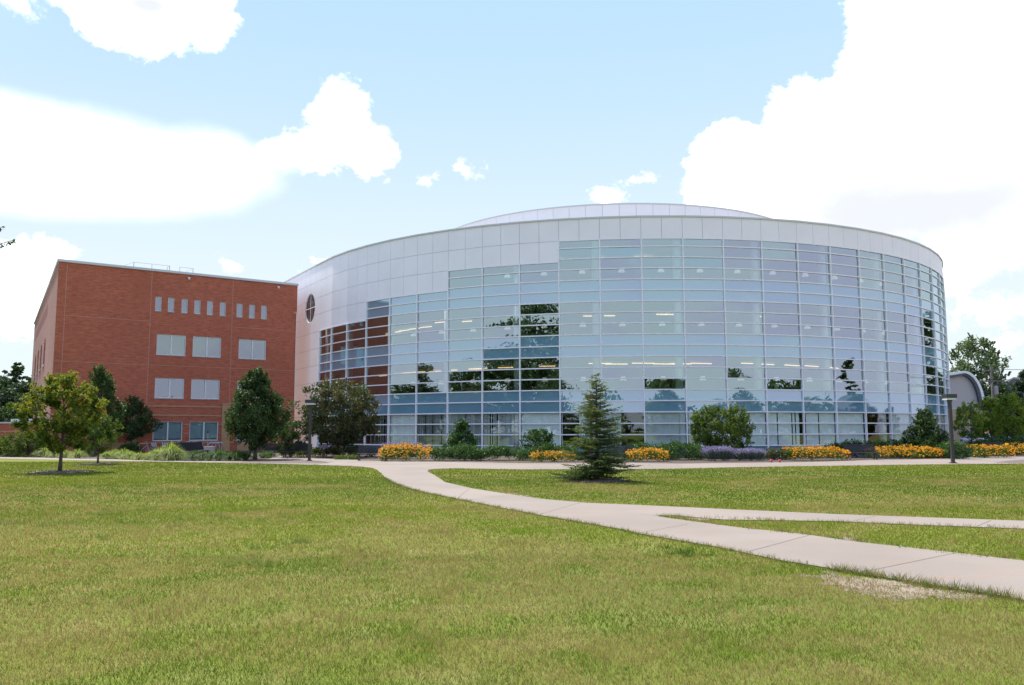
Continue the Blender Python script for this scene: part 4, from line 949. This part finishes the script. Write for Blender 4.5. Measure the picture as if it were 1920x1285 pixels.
# hedges
def hd(x0, x1, Y, top, depth, label, lm=LM['hedge'], seed=1, **k):
    a, b = at(x0, 830, Y), at(x1, 830, Y); z = at((x0+x1)/2, top, Y).z
    return hedge(((a.x+b.x)/2, Y+depth/2, 0), (b.x-a.x)/2, depth/2, z, label, lm, seed, **k)
hd(803, 900, 48.6, 838, 3.0, 'dark hedge between the left orange flowers and the low shrub', seed=31, group='dark green hedges by the path')
hd(888, 1000, 48.8, 839, 2.4, 'dark hedge below the cone shaped shrub', seed=32, group='dark green hedges by the path')
hd(990, 1090, 50.8, 835, 2.6, 'dark hedge behind the orange flowers left of the spruce', seed=33, group='dark green hedges by the path')
hd(1150, 1262, 50.8, 835, 2.6, 'dark hedge behind the orange flowers right of the spruce', seed=34, group='dark green hedges by the path')
hd(1240, 1330, 48.8, 833, 3.2, 'dark hedge between orange flowers and lavender', seed=35, group='dark green hedges by the path')
hd(1555, 1680, 53.2, 829, 2.0, 'dark hedge behind the right hand bench', seed=36, group='dark green hedges by the path')
hd(1670, 1800, 53.2, 829, 2.0, 'dark hedge behind the right hand orange flowers', seed=37, group='dark green hedges by the path')
hd(1780, 1835, 49.6, 831, 3.0, 'dark hedge at the foot of the right lamp post', seed=38, group='dark green hedges by the path')
hd(1835, 1990, 58, 824, 3.0, 'green hedge in front of the parked cars', seed=39, group='dark green hedges by the path')
hd(590, 700, 56, 839, 3.0, 'low dark ground planting under the bronze tree', seed=40, lm=LM['bronze'])
hd(620, 672, 51.5, 857, 1.0, 'low bright green weeds by the left lamp post', seed=41, lm=LM['fresh'], name='low_plants', cat='plants', size=.07)
hd(1432, 1500, 49, 843, 1.6, 'sprawling olive plants between lavender and orange flowers', seed=42, lm=LM['bronze'], name='low_plants', cat='plants')
hd(520, 600, 57, 842, 2.0, 'low shrubs behind the left benches', seed=43, lm=LM['fresh'], name='low_plants', cat='plants')
# flower drifts
def fl(x0, x1, Y, top, depth, label, seed, dn=70):
    return hd(x0, x1, Y, top, depth, label, LM['fresh'], seed, name='flower_drift', cat='flowers', group='orange flower drifts along the path', flower=(LM['petal'], dn), size=.08, n=30)
fl(706, 808, 48.2, 840, 1.9, 'bright orange flower drift beside the left bench', 51, 95)
fl(992, 1082, 47.2, 849, 1.5, 'orange flower drift just left of the spruce', 52)
fl(1176, 1256, 47.0, 847, 1.6, 'orange flower drift just right of the spruce', 53, 90)
fl(1480, 1598, 47.8, 841, 2.0, 'orange flower drift left of the right hand bench', 54, 80)
fl(1640, 1775, 50.5, 841, 2.0, 'orange flower drift right of the right hand bench', 55, 75)
fl(1822, 1906, 51.5, 837, 1.8, 'orange flower drift beyond the right lamp post', 56, 70)
fl(1898, 1990, 54.5, 835, 1.8, 'orange flower drift at the right edge', 57, 70)
for i, px in enumerate((1446, 1462)):
    c = ground(px, 868); s = empty('red_flower', c, 0, ('left' if i == 0 else 'right')+' of two small red blooms at the path edge by the lavender', 'flower', 'red blooms at the path edge')
    b = MB(); b.lathe([(.02, .05), (.08, .09), (.09, .13), (.05, .17)], n=9); b.build('bloom', MT['red'], s); b = MB(); b.tube([(0, 0, 0), (0, 0, .15)], .02, 5); b.build('stem', MT['bark'], s)
# lavender / russian sage
def sage(x0, x1, Y, top, label, seed, dep=1.3, n=1500):
    rng = np.random.default_rng(seed); a, b = at(x0, 830, Y), at(x1, 830, Y); zt_ = at((x0+x1)/2, top, Y).z; W_ = (b.x-a.x)/2
    root = empty('lavender', ((a.x+b.x)/2, Y+dep/2, 0), 0, label, 'flowers', 'lavender clumps')
    bx = rng.uniform(-1, 1, n)*W_*.6; by = rng.uniform(-.5, .5, n)*dep*.7; ang = bx/W_*.7+rng.normal(size=n)*.18; L = zt_*(.72+.32*rng.random(n))
    d = np.stack([np.sin(ang), rng.normal(size=n)*.25, np.cos(ang)], 1); base = np.stack([bx, by, 0*bx], 1); sd = np.stack([np.cos(ang), 0*ang, -np.sin(ang)], 1)*.008
    p0, p1, p2 = base+d*(L*.15)[:, None], base+d*(L*.72)[:, None], base+d*L[:, None]
    v = np.stack([p0-sd, p0+sd, p1+sd, p1-sd], 1); emit('stems', v, rng.random(n)*.6, LM['sage'], root)
    k = 5; u = rng.random((n, k)); q = (p1[:, None]*(1-u[..., None])+p2[:, None]*u[..., None]).reshape(-1, 3); V, t = leafcloud(q, np.full((len(q), 3), .02), 1, .055, rng); emit('flower_heads', V, t, LM['lav'], root)
    K = int(40*W_); cen = np.stack([rng.uniform(-1, 1, K)*W_*.8, rng.uniform(-.5, .5, K)*dep*.7, rng.uniform(.1, .5, K)*zt_], 1); V, t = leafcloud(cen, np.full((K, 3), .16), 24, .07, rng, asp=3); emit('foliage', V, t*.7, LM['sage'], root)
sage(1322, 1380, 47.6, 837, 'lavender clump with the strongest purple, left of the pair below the olive shrub', 61)
sage(1378, 1440, 47.6, 841, 'greyer lavender clump, right of the pair below the olive shrub', 62)
sage(706, 795, 52.5, 829, 'lavender behind the leftmost orange flowers', 63)
# ornamental grasses
gm = [raw('blades', *[(lambda V, t: (V.reshape(-1, 3), np.arange(len(V)*4).reshape(-1, 4)))(*clump_mesh(s))][0], LM['orng'], attrs={'tint': np.repeat(clump_mesh(s)[1], 4)}) for s in (1, 2, 3)]
gd = [raw('blades', *[(lambda V, t: (V.reshape(-1, 3), np.arange(len(V)*4).reshape(-1, 4)))(*clump_mesh(s, 700, .95, .9, .016))][0], LM['orngd'], attrs={'tint': np.repeat(clump_mesh(s, 700, .95, .9, .016)[1], 4)}) for s in (4, 5)]
used = set()
front = [(-10, 858, .8), (22, 858, .85), (58, 857, 1.0), (82, 858, 1.1), (105, 859, 1.0), (122, 860, .8), (146, 861, .9), (200, 862, .8), (215, 861, .9), (232, 862, 1.0), (245, 863, .85), (262, 864, .8), (276, 864, .8), (296, 864.5, 1.1), (320, 865, 1.35), (332, 865, 1.1)]
rng_ = random.Random(4)
def place(px, py, sc, ms, label, group):
    me = ms[rng_.randrange(len(ms))]; o = me if me.name not in used else me.copy()
    if o is me: used.add(me.name)
    else: COL.objects.link(o)
    c = ground(px, py); root = empty('ornamental_grass', c, rng_.uniform(0, 6.28), label, 'grass clump', group); o.parent = root; root.scale = (sc*1.0, sc*1.0, sc*(1.0 if sc > 1.2 else .80)*rng_.uniform(.9, 1.1))
for i, (px, py, sc) in enumerate(front): place(px, py-1.2, sc, gm, f'pale feathery grass clump in the front row along the left path, {ordn[i]} from the left', 'pale grass clumps along the left path')
back = [(5, 851, 1.0), (20, 852, 1.1), (38, 851, .9), (148, 853, .9), (165, 853, 1.1), (188, 854, .9)]
for i, (px, py, sc) in enumerate(back): place(px, py, sc, gm, f'pale grass clump in the second row at the left, {ordn[i]} from the left', 'pale grass clumps in the second row')
dk = [(362, 865, 1.0), (378, 865, 1.05), (394, 865, 1.0), (410, 865, 1.1), (428, 865, 1.0), (444, 864.5, 1.0), (460, 864, .9), (505, 859, .8), (492, 860, .8)]
for i, (px, py, sc) in enumerate(dk): place(px, py-.6, sc*.85, gd, f'darker green grass clump left and right of the teardrop tree, {ordn[i]} from the left', 'dark grass clumps near the teardrop tree')
for i, (px, Y, sc) in enumerate(((8, 60, 1.15), (34, 60, 1.45), (58, 59.5, 1.5), (66, 61, 1.2))):
    c = at(px, 820, Y); tree('shrub', (c.x, Y, 0), .05, 1.15*sc, 1.0*sc, 'dome', LM['fresh'], f'rounded green shrub before the low brick wing, {ordn[i]} from the left', 'shrub', 'rounded shrubs before the low brick wing', seed=70+i, K=70, n=60, size=.10, cr=.26, trunk_r=.04, shoots=10)
hd(215, 262, 63, 834, 1.2, 'small dark shrub under the tree by the bicycle', seed=77, name='shrub', cat='shrub')

# ------------------------------------------------------------------ street furniture
def lamp_post(loc, label, first=[None]):
    if first[0] is None:
        r = empty('lamp_post', loc, 0, label, 'lamp post', 'square dark lamp posts along the path'); first[0] = r
        s = MB(); s.b2((-.075, -.075, .06), (.075, .075, 3.28)); s.b2((-.13, -.13, .04), (.13, .13, .075)); s.build('pole', MT['darkmetal'], r)
        s = MB(); s.lathe([(.24, -.05), (.24, .035)], n=20); s.build('footing', MT['conc'], r)
        s = MB(); s.b2((-.27, -.27, 3.40), (.27, .27, 3.60)); s.b2((-.10, -.10, 3.22), (.10, .10, 3.3)); s.build('lamp_head', MT['darkmetal'], r)
        s = MB(); s.b2((-.25, -.25, 3.30), (.25, .25, 3.398)); s.build('lens', MT['lens'], r)
    else:
        r = copy_tree(first[0]); r.location = loc; r['label'] = label
    return r
lamp_post(ground(580, 865), 'dark lamp post in front of the bronze tree at the left')
lamp_post(ground(1787, 869.5), 'dark lamp post at the right end of the round building')
lamp_post((at(1108, 800, 43.8).x, 43.8, 0), 'dark lamp post hidden behind the spruce')
def bench(loc, rz, label, first=[None], scale=1):
    if first[0] is None:
        r = empty('bench', loc, rz, label, 'bench', 'dark slatted benches along the planting'); first[0] = r
        s = MB()
        for k in range(26):
            x = -.96+k*1.92/25; yy = .27-.10*(x/.96)**2*0; s.add([], [])
            s.hexa([(x-.028, .24, .50), (x+.028, .24, .50), (x+.028, .27, .50), (x-.028, .27, .50), (x-.028, .36, .92), (x+.028, .36, .92), (x+.028, .39, .92), (x-.028, .39, .92)])
        s.tube([(-1, .39, .93), (1, .39, .93)], .025, 6); s.tube([(-1, .26, .50), (1, .26, .50)], .022, 6); s.build('backrest', MT['slat'], r)
        s = MB()
        for k in range(8): s.b2((-1, -.28+k*.065, .42), (1, -.28+k*.065+.05, .455))
        s.build('seat', MT['benchseat'], r)
        for x in (-.85, .85):
            s = MB(); s.b2((x-.03, -.22, 0), (x+.03, -.16, .42)); s.b2((x-.03, .18, 0), (x+.03, .24, .50)); s.b2((x-.03, -.16, .36), (x+.03, .18, .415)); s.build('leg', MT['darkmetal'], r)
    else:
        r = copy_tree(first[0]); r.location = loc; r.rotation_euler = (0, 0, rz); r['label'] = label
    r.scale = (scale,)*3
    return r
def bx(px, Y, rz, label, sc=1): c = at(px, 830, Y); bench((c.x, Y, 0), rz, label, scale=sc)
bx(556, 55.5, -.12, 'dark bench just left of the left lamp post', .95)
bx(521, 57, .05, 'dark bench in the middle of the curved row left of the lamp post', .95)
bx(492, 58.5, .2, 'dark bench nearest the teardrop tree', .95)
bx(699, 49.6, -.05, 'dark bench beside the leftmost orange flowers', .95)
bx(1160, 48.4, .0, 'dark bench partly hidden by the spruce', .95)
bx(1615, 49.5, .04, 'dark bench between two orange flower drifts at the right', .95)
bx(1872, 56, .1, 'dark bench in front of the cars at the right', .95)
bx(356, 53.2, 1.25, 'bench seen from its end among the grass clumps at the left', 1.1)
bx(368, 55.8, 1.25, 'second bench seen from its end behind the grass clumps', 1.1)
# bike hoops
hoops = [(284, 64.5), (287.5, 64.7), (291, 64.9), (304, 64.8), (308, 65), (312.5, 65.2), (329, 63.8), (333, 64), (336.5, 64.2), (350, 63.6), (354, 63.9), (368.5, 65), (373.5, 65.3), (378.5, 65.6), (397.5, 66.4), (404.5, 66.7), (412, 67)]
h0_ = None
for i, (px, Y) in enumerate(hoops):
    c = at(px, 830, Y)
    if h0_ is None:
        h0_ = empty('bike_rack', (0, 0, 0), 0, None, 'bike rack'); s = MB()
        pts = [(0, -.28, 0), (0, -.28, .62)]+[(0, -.28*math.cos(k*math.pi/8), .62+.26*math.sin(k*math.pi/8)) for k in range(1, 8)]+[(0, .28, .62), (0, .28, 0)]
        s.tube(pts, .042, 8); s.build('hoop', MT['steel'], h0_, True); s = MB(); s.b2((-.07, -.34, 0), (.07, -.22, .015)); s.b2((-.07, .22, 0), (.07, .34, .015)); s.build('base_plate', MT['steel'], h0_); o = h0_
    else: o = copy_tree(h0_)
    o.location = (c.x, Y, 0); o.rotation_euler = (0, 0, BA+1.35 if i > 13 else BA-.05 if i > 10 else BA+.0)
    tag(o, f'steel bike hoop before the brick wall, {ordn[i]} from the left', 'bike rack', 'steel bike hoops before the brick wall')
def bicycle(loc, rz, mt, label):
    r = empty('bicycle', loc, rz, label, 'bicycle', 'bicycles at the hoops')
    for x in (-.52, .52):
        s = MB(); s.tube([(x+.33*math.cos(k*math.pi/12), 0, .34+.33*math.sin(k*math.pi/12)) for k in range(25)], .020, 6, False); w = s.build('wheel', MT['rubber'], r)
        s = MB()
        for k in range(8): a = k*math.pi/8; s.tube([(x+.32*math.cos(a), 0, .34+.32*math.sin(a)), (x-.32*math.cos(a), 0, .34-.32*math.sin(a))], .003, 3, False)
        s.tube([(x, -.04, .34), (x, .04, .34)], .03, 8); s.build('spokes', MT['steel'], w)
    s = MB(); bbk = (-.08, 0, .30); st = (-.22, 0, .82); hd_ = (.36, 0, .86); hl = (.40, 0, .72)
    for a, b in ((bbk, st), (st, hd_), (bbk, hl), (hd_, hl), (bbk, (-.52, 0, .34)), (st, (-.52, 0, .34)), (hl, (.52, 0, .34))): s.tube([a, b], .02, 6)
    s.build('frame', mt, r)
    s = MB(); s.tube([st, (-.25, 0, .92)], .014, 6); s.hexa([(-.38, -.07, .92), (-.12, -.02, .92), (-.12, .02, .92), (-.38, .07, .92), (-.38, -.07, .97), (-.12, -.02, .96), (-.12, .02, .96), (-.38, .07, .97)]); s.build('saddle', MT['rubber'], r)
    s = MB(); s.tube([hd_, (.33, 0, .98)], .014, 6); s.tube([(.25, -.28, .99), (.34, -.12, .99), (.34, .12, .99), (.25, .28, .99)], .014, 6); s.build('handlebar', MT['steel'], r)
for px, Y, rz, mt, lb in ((266, 63.5, .2, MT['whitebike'], 'pale pinkish bicycle leaning beside the leftmost hoops'), (328, 63, .5, MT['rubber'], 'dark bicycle in the middle of the hoops'), (347, 62.6, .9, MT['bluebike'], 'blue bicycle behind the bench end'), (360, 63.5, 1.2, MT['white'], 'white bicycle right of the blue one')):
    c = at(px, 830, Y); bicycle((c.x, Y, 0), rz, mt, lb)
c = at(389, 840, 60); r = empty('marker_post', (c.x, 60, 0), 0, 'thin pale marker post with a dark disc before the lower windows', 'post')
s = MB(); s.tube([(0, 0, 0), (0, 0, 1.75)], .022, 6); s.build('post', MT['steel'], r); s = MB(); s.tube([(0, -.04, 1.7), (0, .0, 1.7)], .07, 10); s.build('disc', MT['darkmetal'], r)
# small box beside the post
c = at(389, 840, 61); r = empty('utility_box', (c.x, 61, 0), 0, 'low grey utility box by the marker post', 'box'); s = MB(); s.b2((-.2, -.15, 0), (.5, .15, .62)); s.build('cabinet', MT['sill'], r); s = MB(); s.b2((-.23, -.18, .621), (.53, .18, .66)); s.build('lid', MT['coping'], r)

# ------------------------------------------------------------------ background right
def big_tree(name, px, top, Y, rx, label, lm, seed, h0=1.6, prof='oval', **k):
    c = at(px, 800, Y); z = at(px, top, Y).z
    return tree(name, (c.x, Y, 0), h0, z, rx, prof, lm, label, seed=seed, **k)
big_tree('silver_maple_tree', 1838, 632, 104, 4.0, 'tall silvery green tree right of the round building', LM['silver'], 81, K=230, n=60, size=.30, cr=.72, trunk_r=.3, h0=1.8, shoots=60, tintup=.2)
big_tree('silver_maple_tree', 1880, 725, 100, 2.6, 'lower right shoulder tree beside the tall silvery tree', LM['silver'], 86, K=95, n=60, size=.30, cr=.7, trunk_r=.2, h0=1.2)
big_tree('maple_tree', 1820, 757, 60, 1.08, 'small young maple in front of the cream annex base', LM['lime'], 82, K=70, n=50, size=.14, cr=.22, trunk_r=.05, h0=1.1, tintup=.3, shoots=20)
big_tree('maple_tree', 1858, 748, 66, 1.35, 'young maple with reddish tips left of the pair before the car park', LM['lime'], 83, K=90, n=60, size=.15, cr=.30, trunk_r=.06, h0=.8, tintup=.3, shoots=24)
big_tree('maple_tree', 1896, 742, 63, 1.25, 'young maple with reddish tips right of the pair before the car park', LM['lime'], 84, K=100, n=60, size=.15, cr=.30, trunk_r=.06, h0=1.0, tintup=.3, shoots=24, spiky=.3)
big_tree('dark_tree', 1932, 698, 84, 1.6, 'narrow dark tree cut off by the right edge', LM['pine'], 85, K=110, n=70, size=.26, cr=.5, trunk_r=.15, h0=1.0)
up_ = at(1866, 815, 92); r = empty('utility_pole', (up_.x, 92, 0), 0, 'weathered utility pole with a crossarm and transformer in front of the tall tree', 'utility pole')
s = MB(); s.tube([(0, 0, 0), (0, 0, 8.7)], [.15, .11], 8); s.build('pole', MT['wood'], r)
s = MB(); s.box((.0, 0, 8.25), (1.9, .12, .12)); s.box((-.05, 0, 7.1), (2.6, .12, .12)); s.build('crossarm', MT['wood'], r)
s = MB(); s.lathe([(.22, 0), (.24, .05), (.24, .85), (.1, .95)], (.33, -.1, 5.6), 12); s.build('transformer', MT['sill'], r)
s = MB()
for x, z in ((-.9, 8.4), (.9, 8.4), (-1.2, 7.25), (1.2, 7.25)): s.lathe([(.04, 0), (.06, .06), (.03, .14)], (x, 0, z-.08), 6)
s.build('insulator', MT['lens'], r)
s = MB(); s.tube([(0, 0, 7.9), (-3.0, .5, 0)], .02, 4); s.build('guy_wire', MT['darkmetal'], r)
for k, (x, z) in enumerate(((-.9, 8.42), (.9, 8.42), (1.2, 7.27), (-1.2, 7.27))):
    s = MB(); P = []
    for q in range(13):
        u = q/12; P.append((up_.x+x+u*34, 92-u*20, z-1.0*math.sin(math.pi*u)+u*.6))
    s.tube(P, .014, 4, False)
    tag(s.build('power_line', MT['darkmetal']), f'thin power line running right from the utility pole, {ordn[k]} of four from the top left', 'wire', 'power lines')
bh = empty('brick_house', (60.5, 100, 0), 0, 'brick house with a dark grey roof behind the car park at the right edge', 'house')
s = MB(); s.add(*wall_grid(lambda x, z: (x, 0, z), 24, 5.8, [(2, 3.2, 3.6, 5.), (5, 6.2, 3.6, 5.), (8, 9.2, 3.6, 5.), (2, 3.2, .9, 2.4), (5, 6.2, .9, 2.4)]))
s.add([(0, 0, 0), (0, 9, 0), (0, 9, 5.8), (0, 0, 5.8)], [(3, 2, 1, 0)]); s.add([(24, 0, 0), (24, 9, 0), (24, 9, 5.8), (24, 0, 5.8)], [(0, 1, 2, 3)]); s.add([(0, .4, 0), (24, .4, 0), (24, .4, 5.7), (0, .4, 5.7)], [(0, 1, 2, 3)])
s.build('wall', MT['brick'], bh)
s = MB(); s.add([(-.4, -.4, 5.7), (24.4, -.4, 5.7), (24.4, 9.4, 5.7), (-.4, 9.4, 5.7), (2.5, 4.5, 8.3), (21.5, 4.5, 8.3)], [(0, 1, 5, 4), (1, 2, 5), (2, 3, 4, 5), (3, 0, 4), (0, 3, 2, 1)]); s.build('roof', MT['greyroof'], bh)
for a, b, c, d in [(2, 3.2, 3.6, 5.), (5, 6.2, 3.6, 5.), (8, 9.2, 3.6, 5.), (2, 3.2, .9, 2.4), (5, 6.2, .9, 2.4)]:
    s = MB(); s.add([(a, .12, c), (b, .12, c), (b, .12, d), (a, .12, d)], [(0, 1, 2, 3)]); w = s.build('window', MT['winglass'], bh); s = MB(); s.b2((a, .05, c), (a+.08, .14, d)); s.b2((b-.08, .05, c), (b, .14, d)); s.b2((a+.08, .05, (c+d)/2-.04), (b-.08, .135, (c+d)/2+.04)); s.build('frame', MT['white'], w)
def car(loc, rz, paint, label, first={}):
    r = empty('parked_car', loc, rz, label, 'car', 'cars parked behind the planting')
    prof_ = [(-2.2, .45), (-2.2, .82), (-2.05, .95), (-1.5, 1.0), (1.0, .98), (2.0, .82), (2.2, .62), (2.2, .40), (1.75, .30), (-1.9, .30)]
    s = MB(); n = len(prof_); s.add([(x, -.86, z) for x, z in prof_]+[(x, .86, z) for x, z in prof_], [tuple(range(n)), tuple(range(n, 2*n))[::-1]]+[(i, n+i, n+(i+1) % n, (i+1) % n) for i in range(n)]); 
    s.hexa([(-.95, -.62, 1.40), (.25, -.62, 1.40), (.25, .62, 1.40), (-.95, .62, 1.40), (-.9, -.6, 1.45), (.2, -.6, 1.45), (.2, .6, 1.45), (-.9, .6, 1.45)])
    for x0, x1 in ((-.42, -.34),):
        for sy in (-1, 1): s.hexa([(x0, sy*.80, .98), (x1, sy*.80, .98), (x1, sy*.82, .98), (x0, sy*.82, .98), (x0, sy*.62, 1.41), (x1, sy*.62, 1.41), (x1, sy*.64, 1.41), (x0, sy*.64, 1.41)])
    s.build('body', paint, r)
    s = MB(); s.hexa([(-1.75, -.80, .985), (1.05, -.80, .985), (1.05, .80, .985), (-1.75, .80, .985), (-.97, -.61, 1.398), (.27, -.61, 1.398), (.27, .61, 1.398), (-.97, .61, 1.398)]); s.build('windows', MT['carglass'], r)
    for x in (-1.35, 1.38):
        for y in (-.80, .80):
            s = MB(); s.tube([(x, y-.11, .32), (x, y+.11, .32)], .32, 16); w = s.build('wheel', MT['rubber'], r); s = MB(); yy = y+(.112 if y > 0 else -.112); s.tube([(x, yy-.006, .32), (x, yy+.006, .32)], .19, 12); s.build('rim', MT['tirerim'], w)
    for y in (-.62, .62):
        s = MB(); s.box((2.19, y, .68), (.06, .36, .14)); s.build('headlight', MT['lens'], r); s = MB(); s.box((-2.195, y, .78), (.05, .34, .16)); s.build('tail_light', MT['tail'], r)
for px, Y, rz, p, lb in ((1852, 76, .15, 'carwhite', 'white car left of the car park trees'), (1876, 79, .1, 'carwhite', 'second white car beyond the bench'), (1903, 82, .2, 'carblue', 'dark blue car between the car park trees'), (1916, 75, .25, 'carsilver', 'silver car at the right edge')):
    c = at(px, 815, Y); car((c.x, Y, .01), rz, MT[p], lb)

# ------------------------------------------------------------------ background left
c = at(25, 800, 112); conifer('pine_tree', (c.x, 112, 0), at(25, 676, 112).z, 5.2, 'tall pine with open tiered branches above the low wing at the left', LM['pine'], seed=91, whorls=13, nb=8, needle=.55, dens=.28, irregular=.3, h0=1.5, twig=.11)
c = at(56, 800, 120); conifer('pine_tree', (c.x, 120, 0), at(56, 695, 120).z, 4.0, 'pine half hidden behind the corner of the brick building', LM['pine'], seed=92, whorls=12, nb=7, needle=.55, dens=.28, irregular=.3, h0=1.5, twig=.11)
for i, (px, top, Y, rx, lb) in enumerate(((5, 712, 106, 4.0, 'dense dark evergreen at the left edge below the pine'), (42, 722, 104, 3.6, 'dense dark evergreen between the pines'), (20, 735, 98, 3.0, 'lower dark evergreen in front of the pines'))):
    big_tree('evergreen_tree', px, top, Y, rx, lb, LM['pine'], 93+i, h0=.4, K=150, n=70, size=.34, cr=.8, trunk_r=.2)
big_tree('maple_tree', -6, 755, 80, 2.2, 'round lighter green tree cut off by the left edge above the low wing', LM['hedge'], 97, K=110, n=70, size=.2, cr=.5, trunk_r=.12, h0=.5)
# tree whose branch tips reach in at the left edge
tree('overhanging_tree', (-18.3, 20, 0), 2.2, 9.5, 4.0, 'round', LM['darktree'], 'large tree outside the left edge with only leaf tips showing against the sky', seed=99, K=190, n=60, size=.16, cr=.6, trunk_r=.2)
s = MB(); rng = np.random.default_rng(5); q = []
ot = bpy.data.objects['overhanging_tree']
def twig(P, n=16):
    P = [Vector(p)-Vector((-18.3, 20, 0)) for p in P]; s.tube(P, [.03]+[.012]*(len(P)-2)+[.004], 5, False)
    for k in range(n):
        u = .35+.65*k/n*1.0; i = min(int(u*(len(P)-1)), len(P)-2); p = P[i].lerp(P[i+1], u*(len(P)-1)-i); q.append((p.x, p.y, p.z-.05))
e1 = at(30, 449, 19.5); e2 = at(6, 424, 19.5)
twig([(-16, 20, 6.0), (-12.7, 19.7, at(-40, 462, 19.6).z), tuple(at(0, 458, 19.5)), tuple(e1)], 26); twig([(-16, 20, 6.6), (-12.9, 19.7, at(-40, 430, 19.6).z), tuple(at(-12, 436, 19.5)), tuple(e2)], 26)
s.build('twigs', MT['bark'], ot); q = np.array(q); V, t = leafcloud(q, np.full((len(q), 3), .05), 2, .085, rng, asp=1.8); emit('twig_leaves', V, t, LM['darktree'], ot)

# ------------------------------------------------------------------ trees and a house behind the viewer, seen only as reflections in the glass
protoA = tree('oak_tree', (-74, -18, 0), 3.0, 19.5, 9.5, 'round', LM['darktree'], 'large oak behind the viewer mirrored darkly left of the middle of the glass', group='large oaks mirrored in the glass', seed=111, K=230, n=60, size=.62, cr=2.0, trunk_r=.5, shoots=0)
for x, y, sc, rz, lb in ((-52, -32, 1.22, 1.0, 'tallest oak mirrored in the middle of the glass'), (-36, -46, .62, 2.0, 'smaller oak right of the tallest one in the reflection'), (-90, 4, .75, 3.0, 'oak left of the large pair in the reflection')):
    o = copy_tree(protoA); o.location = (x, y, 0); o.scale = (sc,)*3; o.rotation_euler = (0, 0, rz); o['label'] = lb
pb = tree('lime_tree', (-64, 44, 0), 1.5, 9.8, 4.2, 'oval', LM['darktree'], 'round tree beyond the left edge mirrored low in the glass', group='smaller trees mirrored in the glass', seed=112, K=150, n=55, size=.4, cr=1.1, trunk_r=.25)
k = 0
for x, y, sc in ((-74, 56, 1.0), (30, -46, 1.05), (58, -40, .8), (81, -28, .85), (66, -36, .7), (104, -8, .9), (118, 8, .8), (10, -52, .75), (-8, -50, .7), (-24, -50, .8), (90, -20, .7), (45, -46, .72)):
    o = copy_tree(pb); o.location = (x, y, 0); o.scale = (sc, sc, sc*(.85+.3*rng_.random())); o.rotation_euler = (0, 0, k); o['label'] = f'smaller tree mirrored low in the glass, {ordn[k]} of the group behind the viewer'; k += 1
conifer('spruce_tree', (83, 47, 0), 12.5, 2.3, 'dark spruce outside the right edge mirrored in the right part of the glass', LM['pine'], seed=113, whorls=13, nb=8, needle=.5, dens=.3, irregular=.25, h0=.8, twig=.12)
o = tree('poplar_tree', (72, 92, 0), 1.5, 17, 4.5, 'oval', LM['darktree'], 'dark tree beyond the right edge mirrored at the right rim of the glass', seed=114, K=160, n=55, size=.5, cr=1.2, trunk_r=.3)
def belt():
    rng = np.random.default_rng(77); K = 900; a = rng.uniform(.25, 2*math.pi*.5+.55, K)*1.0+math.radians(80); a = rng.uniform(math.radians(75), math.radians(290), K)
    R0 = 150+rng.normal(size=K)*5; h = 8.5*(.55+.9*fbm(a*22, a*0, 1., 3, 4)); z = rng.random(K)*h
    cen = np.stack([np.sin(a)*R0, np.cos(a)*R0, z], 1); V, t = leafcloud(cen, np.full((K, 3), 3.0), 26, 1.5, rng); o = emit('distant_woods', V, t, LM['darktree'], None)
    tag(o, 'far line of dark trees behind the viewer mirrored low in the glass', 'woods', kind='stuff')
belt()
rh = empty('brick_hall', (128, 40, 0), 2.0, 'low grey brick hall outside the right edge mirrored in the lower right glass', 'building')
s = MB(); s.b2((-14, -6, 0), (14, 6, 5.2)); s.build('wall', MT['bricks'], rh); s = MB(); s.add([(-14.4, -6.4, 5.201), (14.4, -6.4, 5.201), (14.4, 6.4, 5.201), (-14.4, 6.4, 5.201), (-9, 0, 8), (9, 0, 8)], [(0, 1, 5, 4), (1, 2, 5), (2, 3, 4, 5), (3, 0, 4), (0, 3, 2, 1)]); s.build('roof', MT['greyroof'], rh)
for sy in (-1, 1):
    for k in range(7):
        for z in (1, 3.3): s = MB(); s.b2((-12+k*3.7, sy*6.001, z), (-10.4+k*3.7, sy*6.05, z+1.3)); s.build('window', MT['white'], rh)
print('objects', len(bpy.data.objects), 'polys', sum(len(o.data.polygons) for o in bpy.data.objects if o.type == 'MESH'))
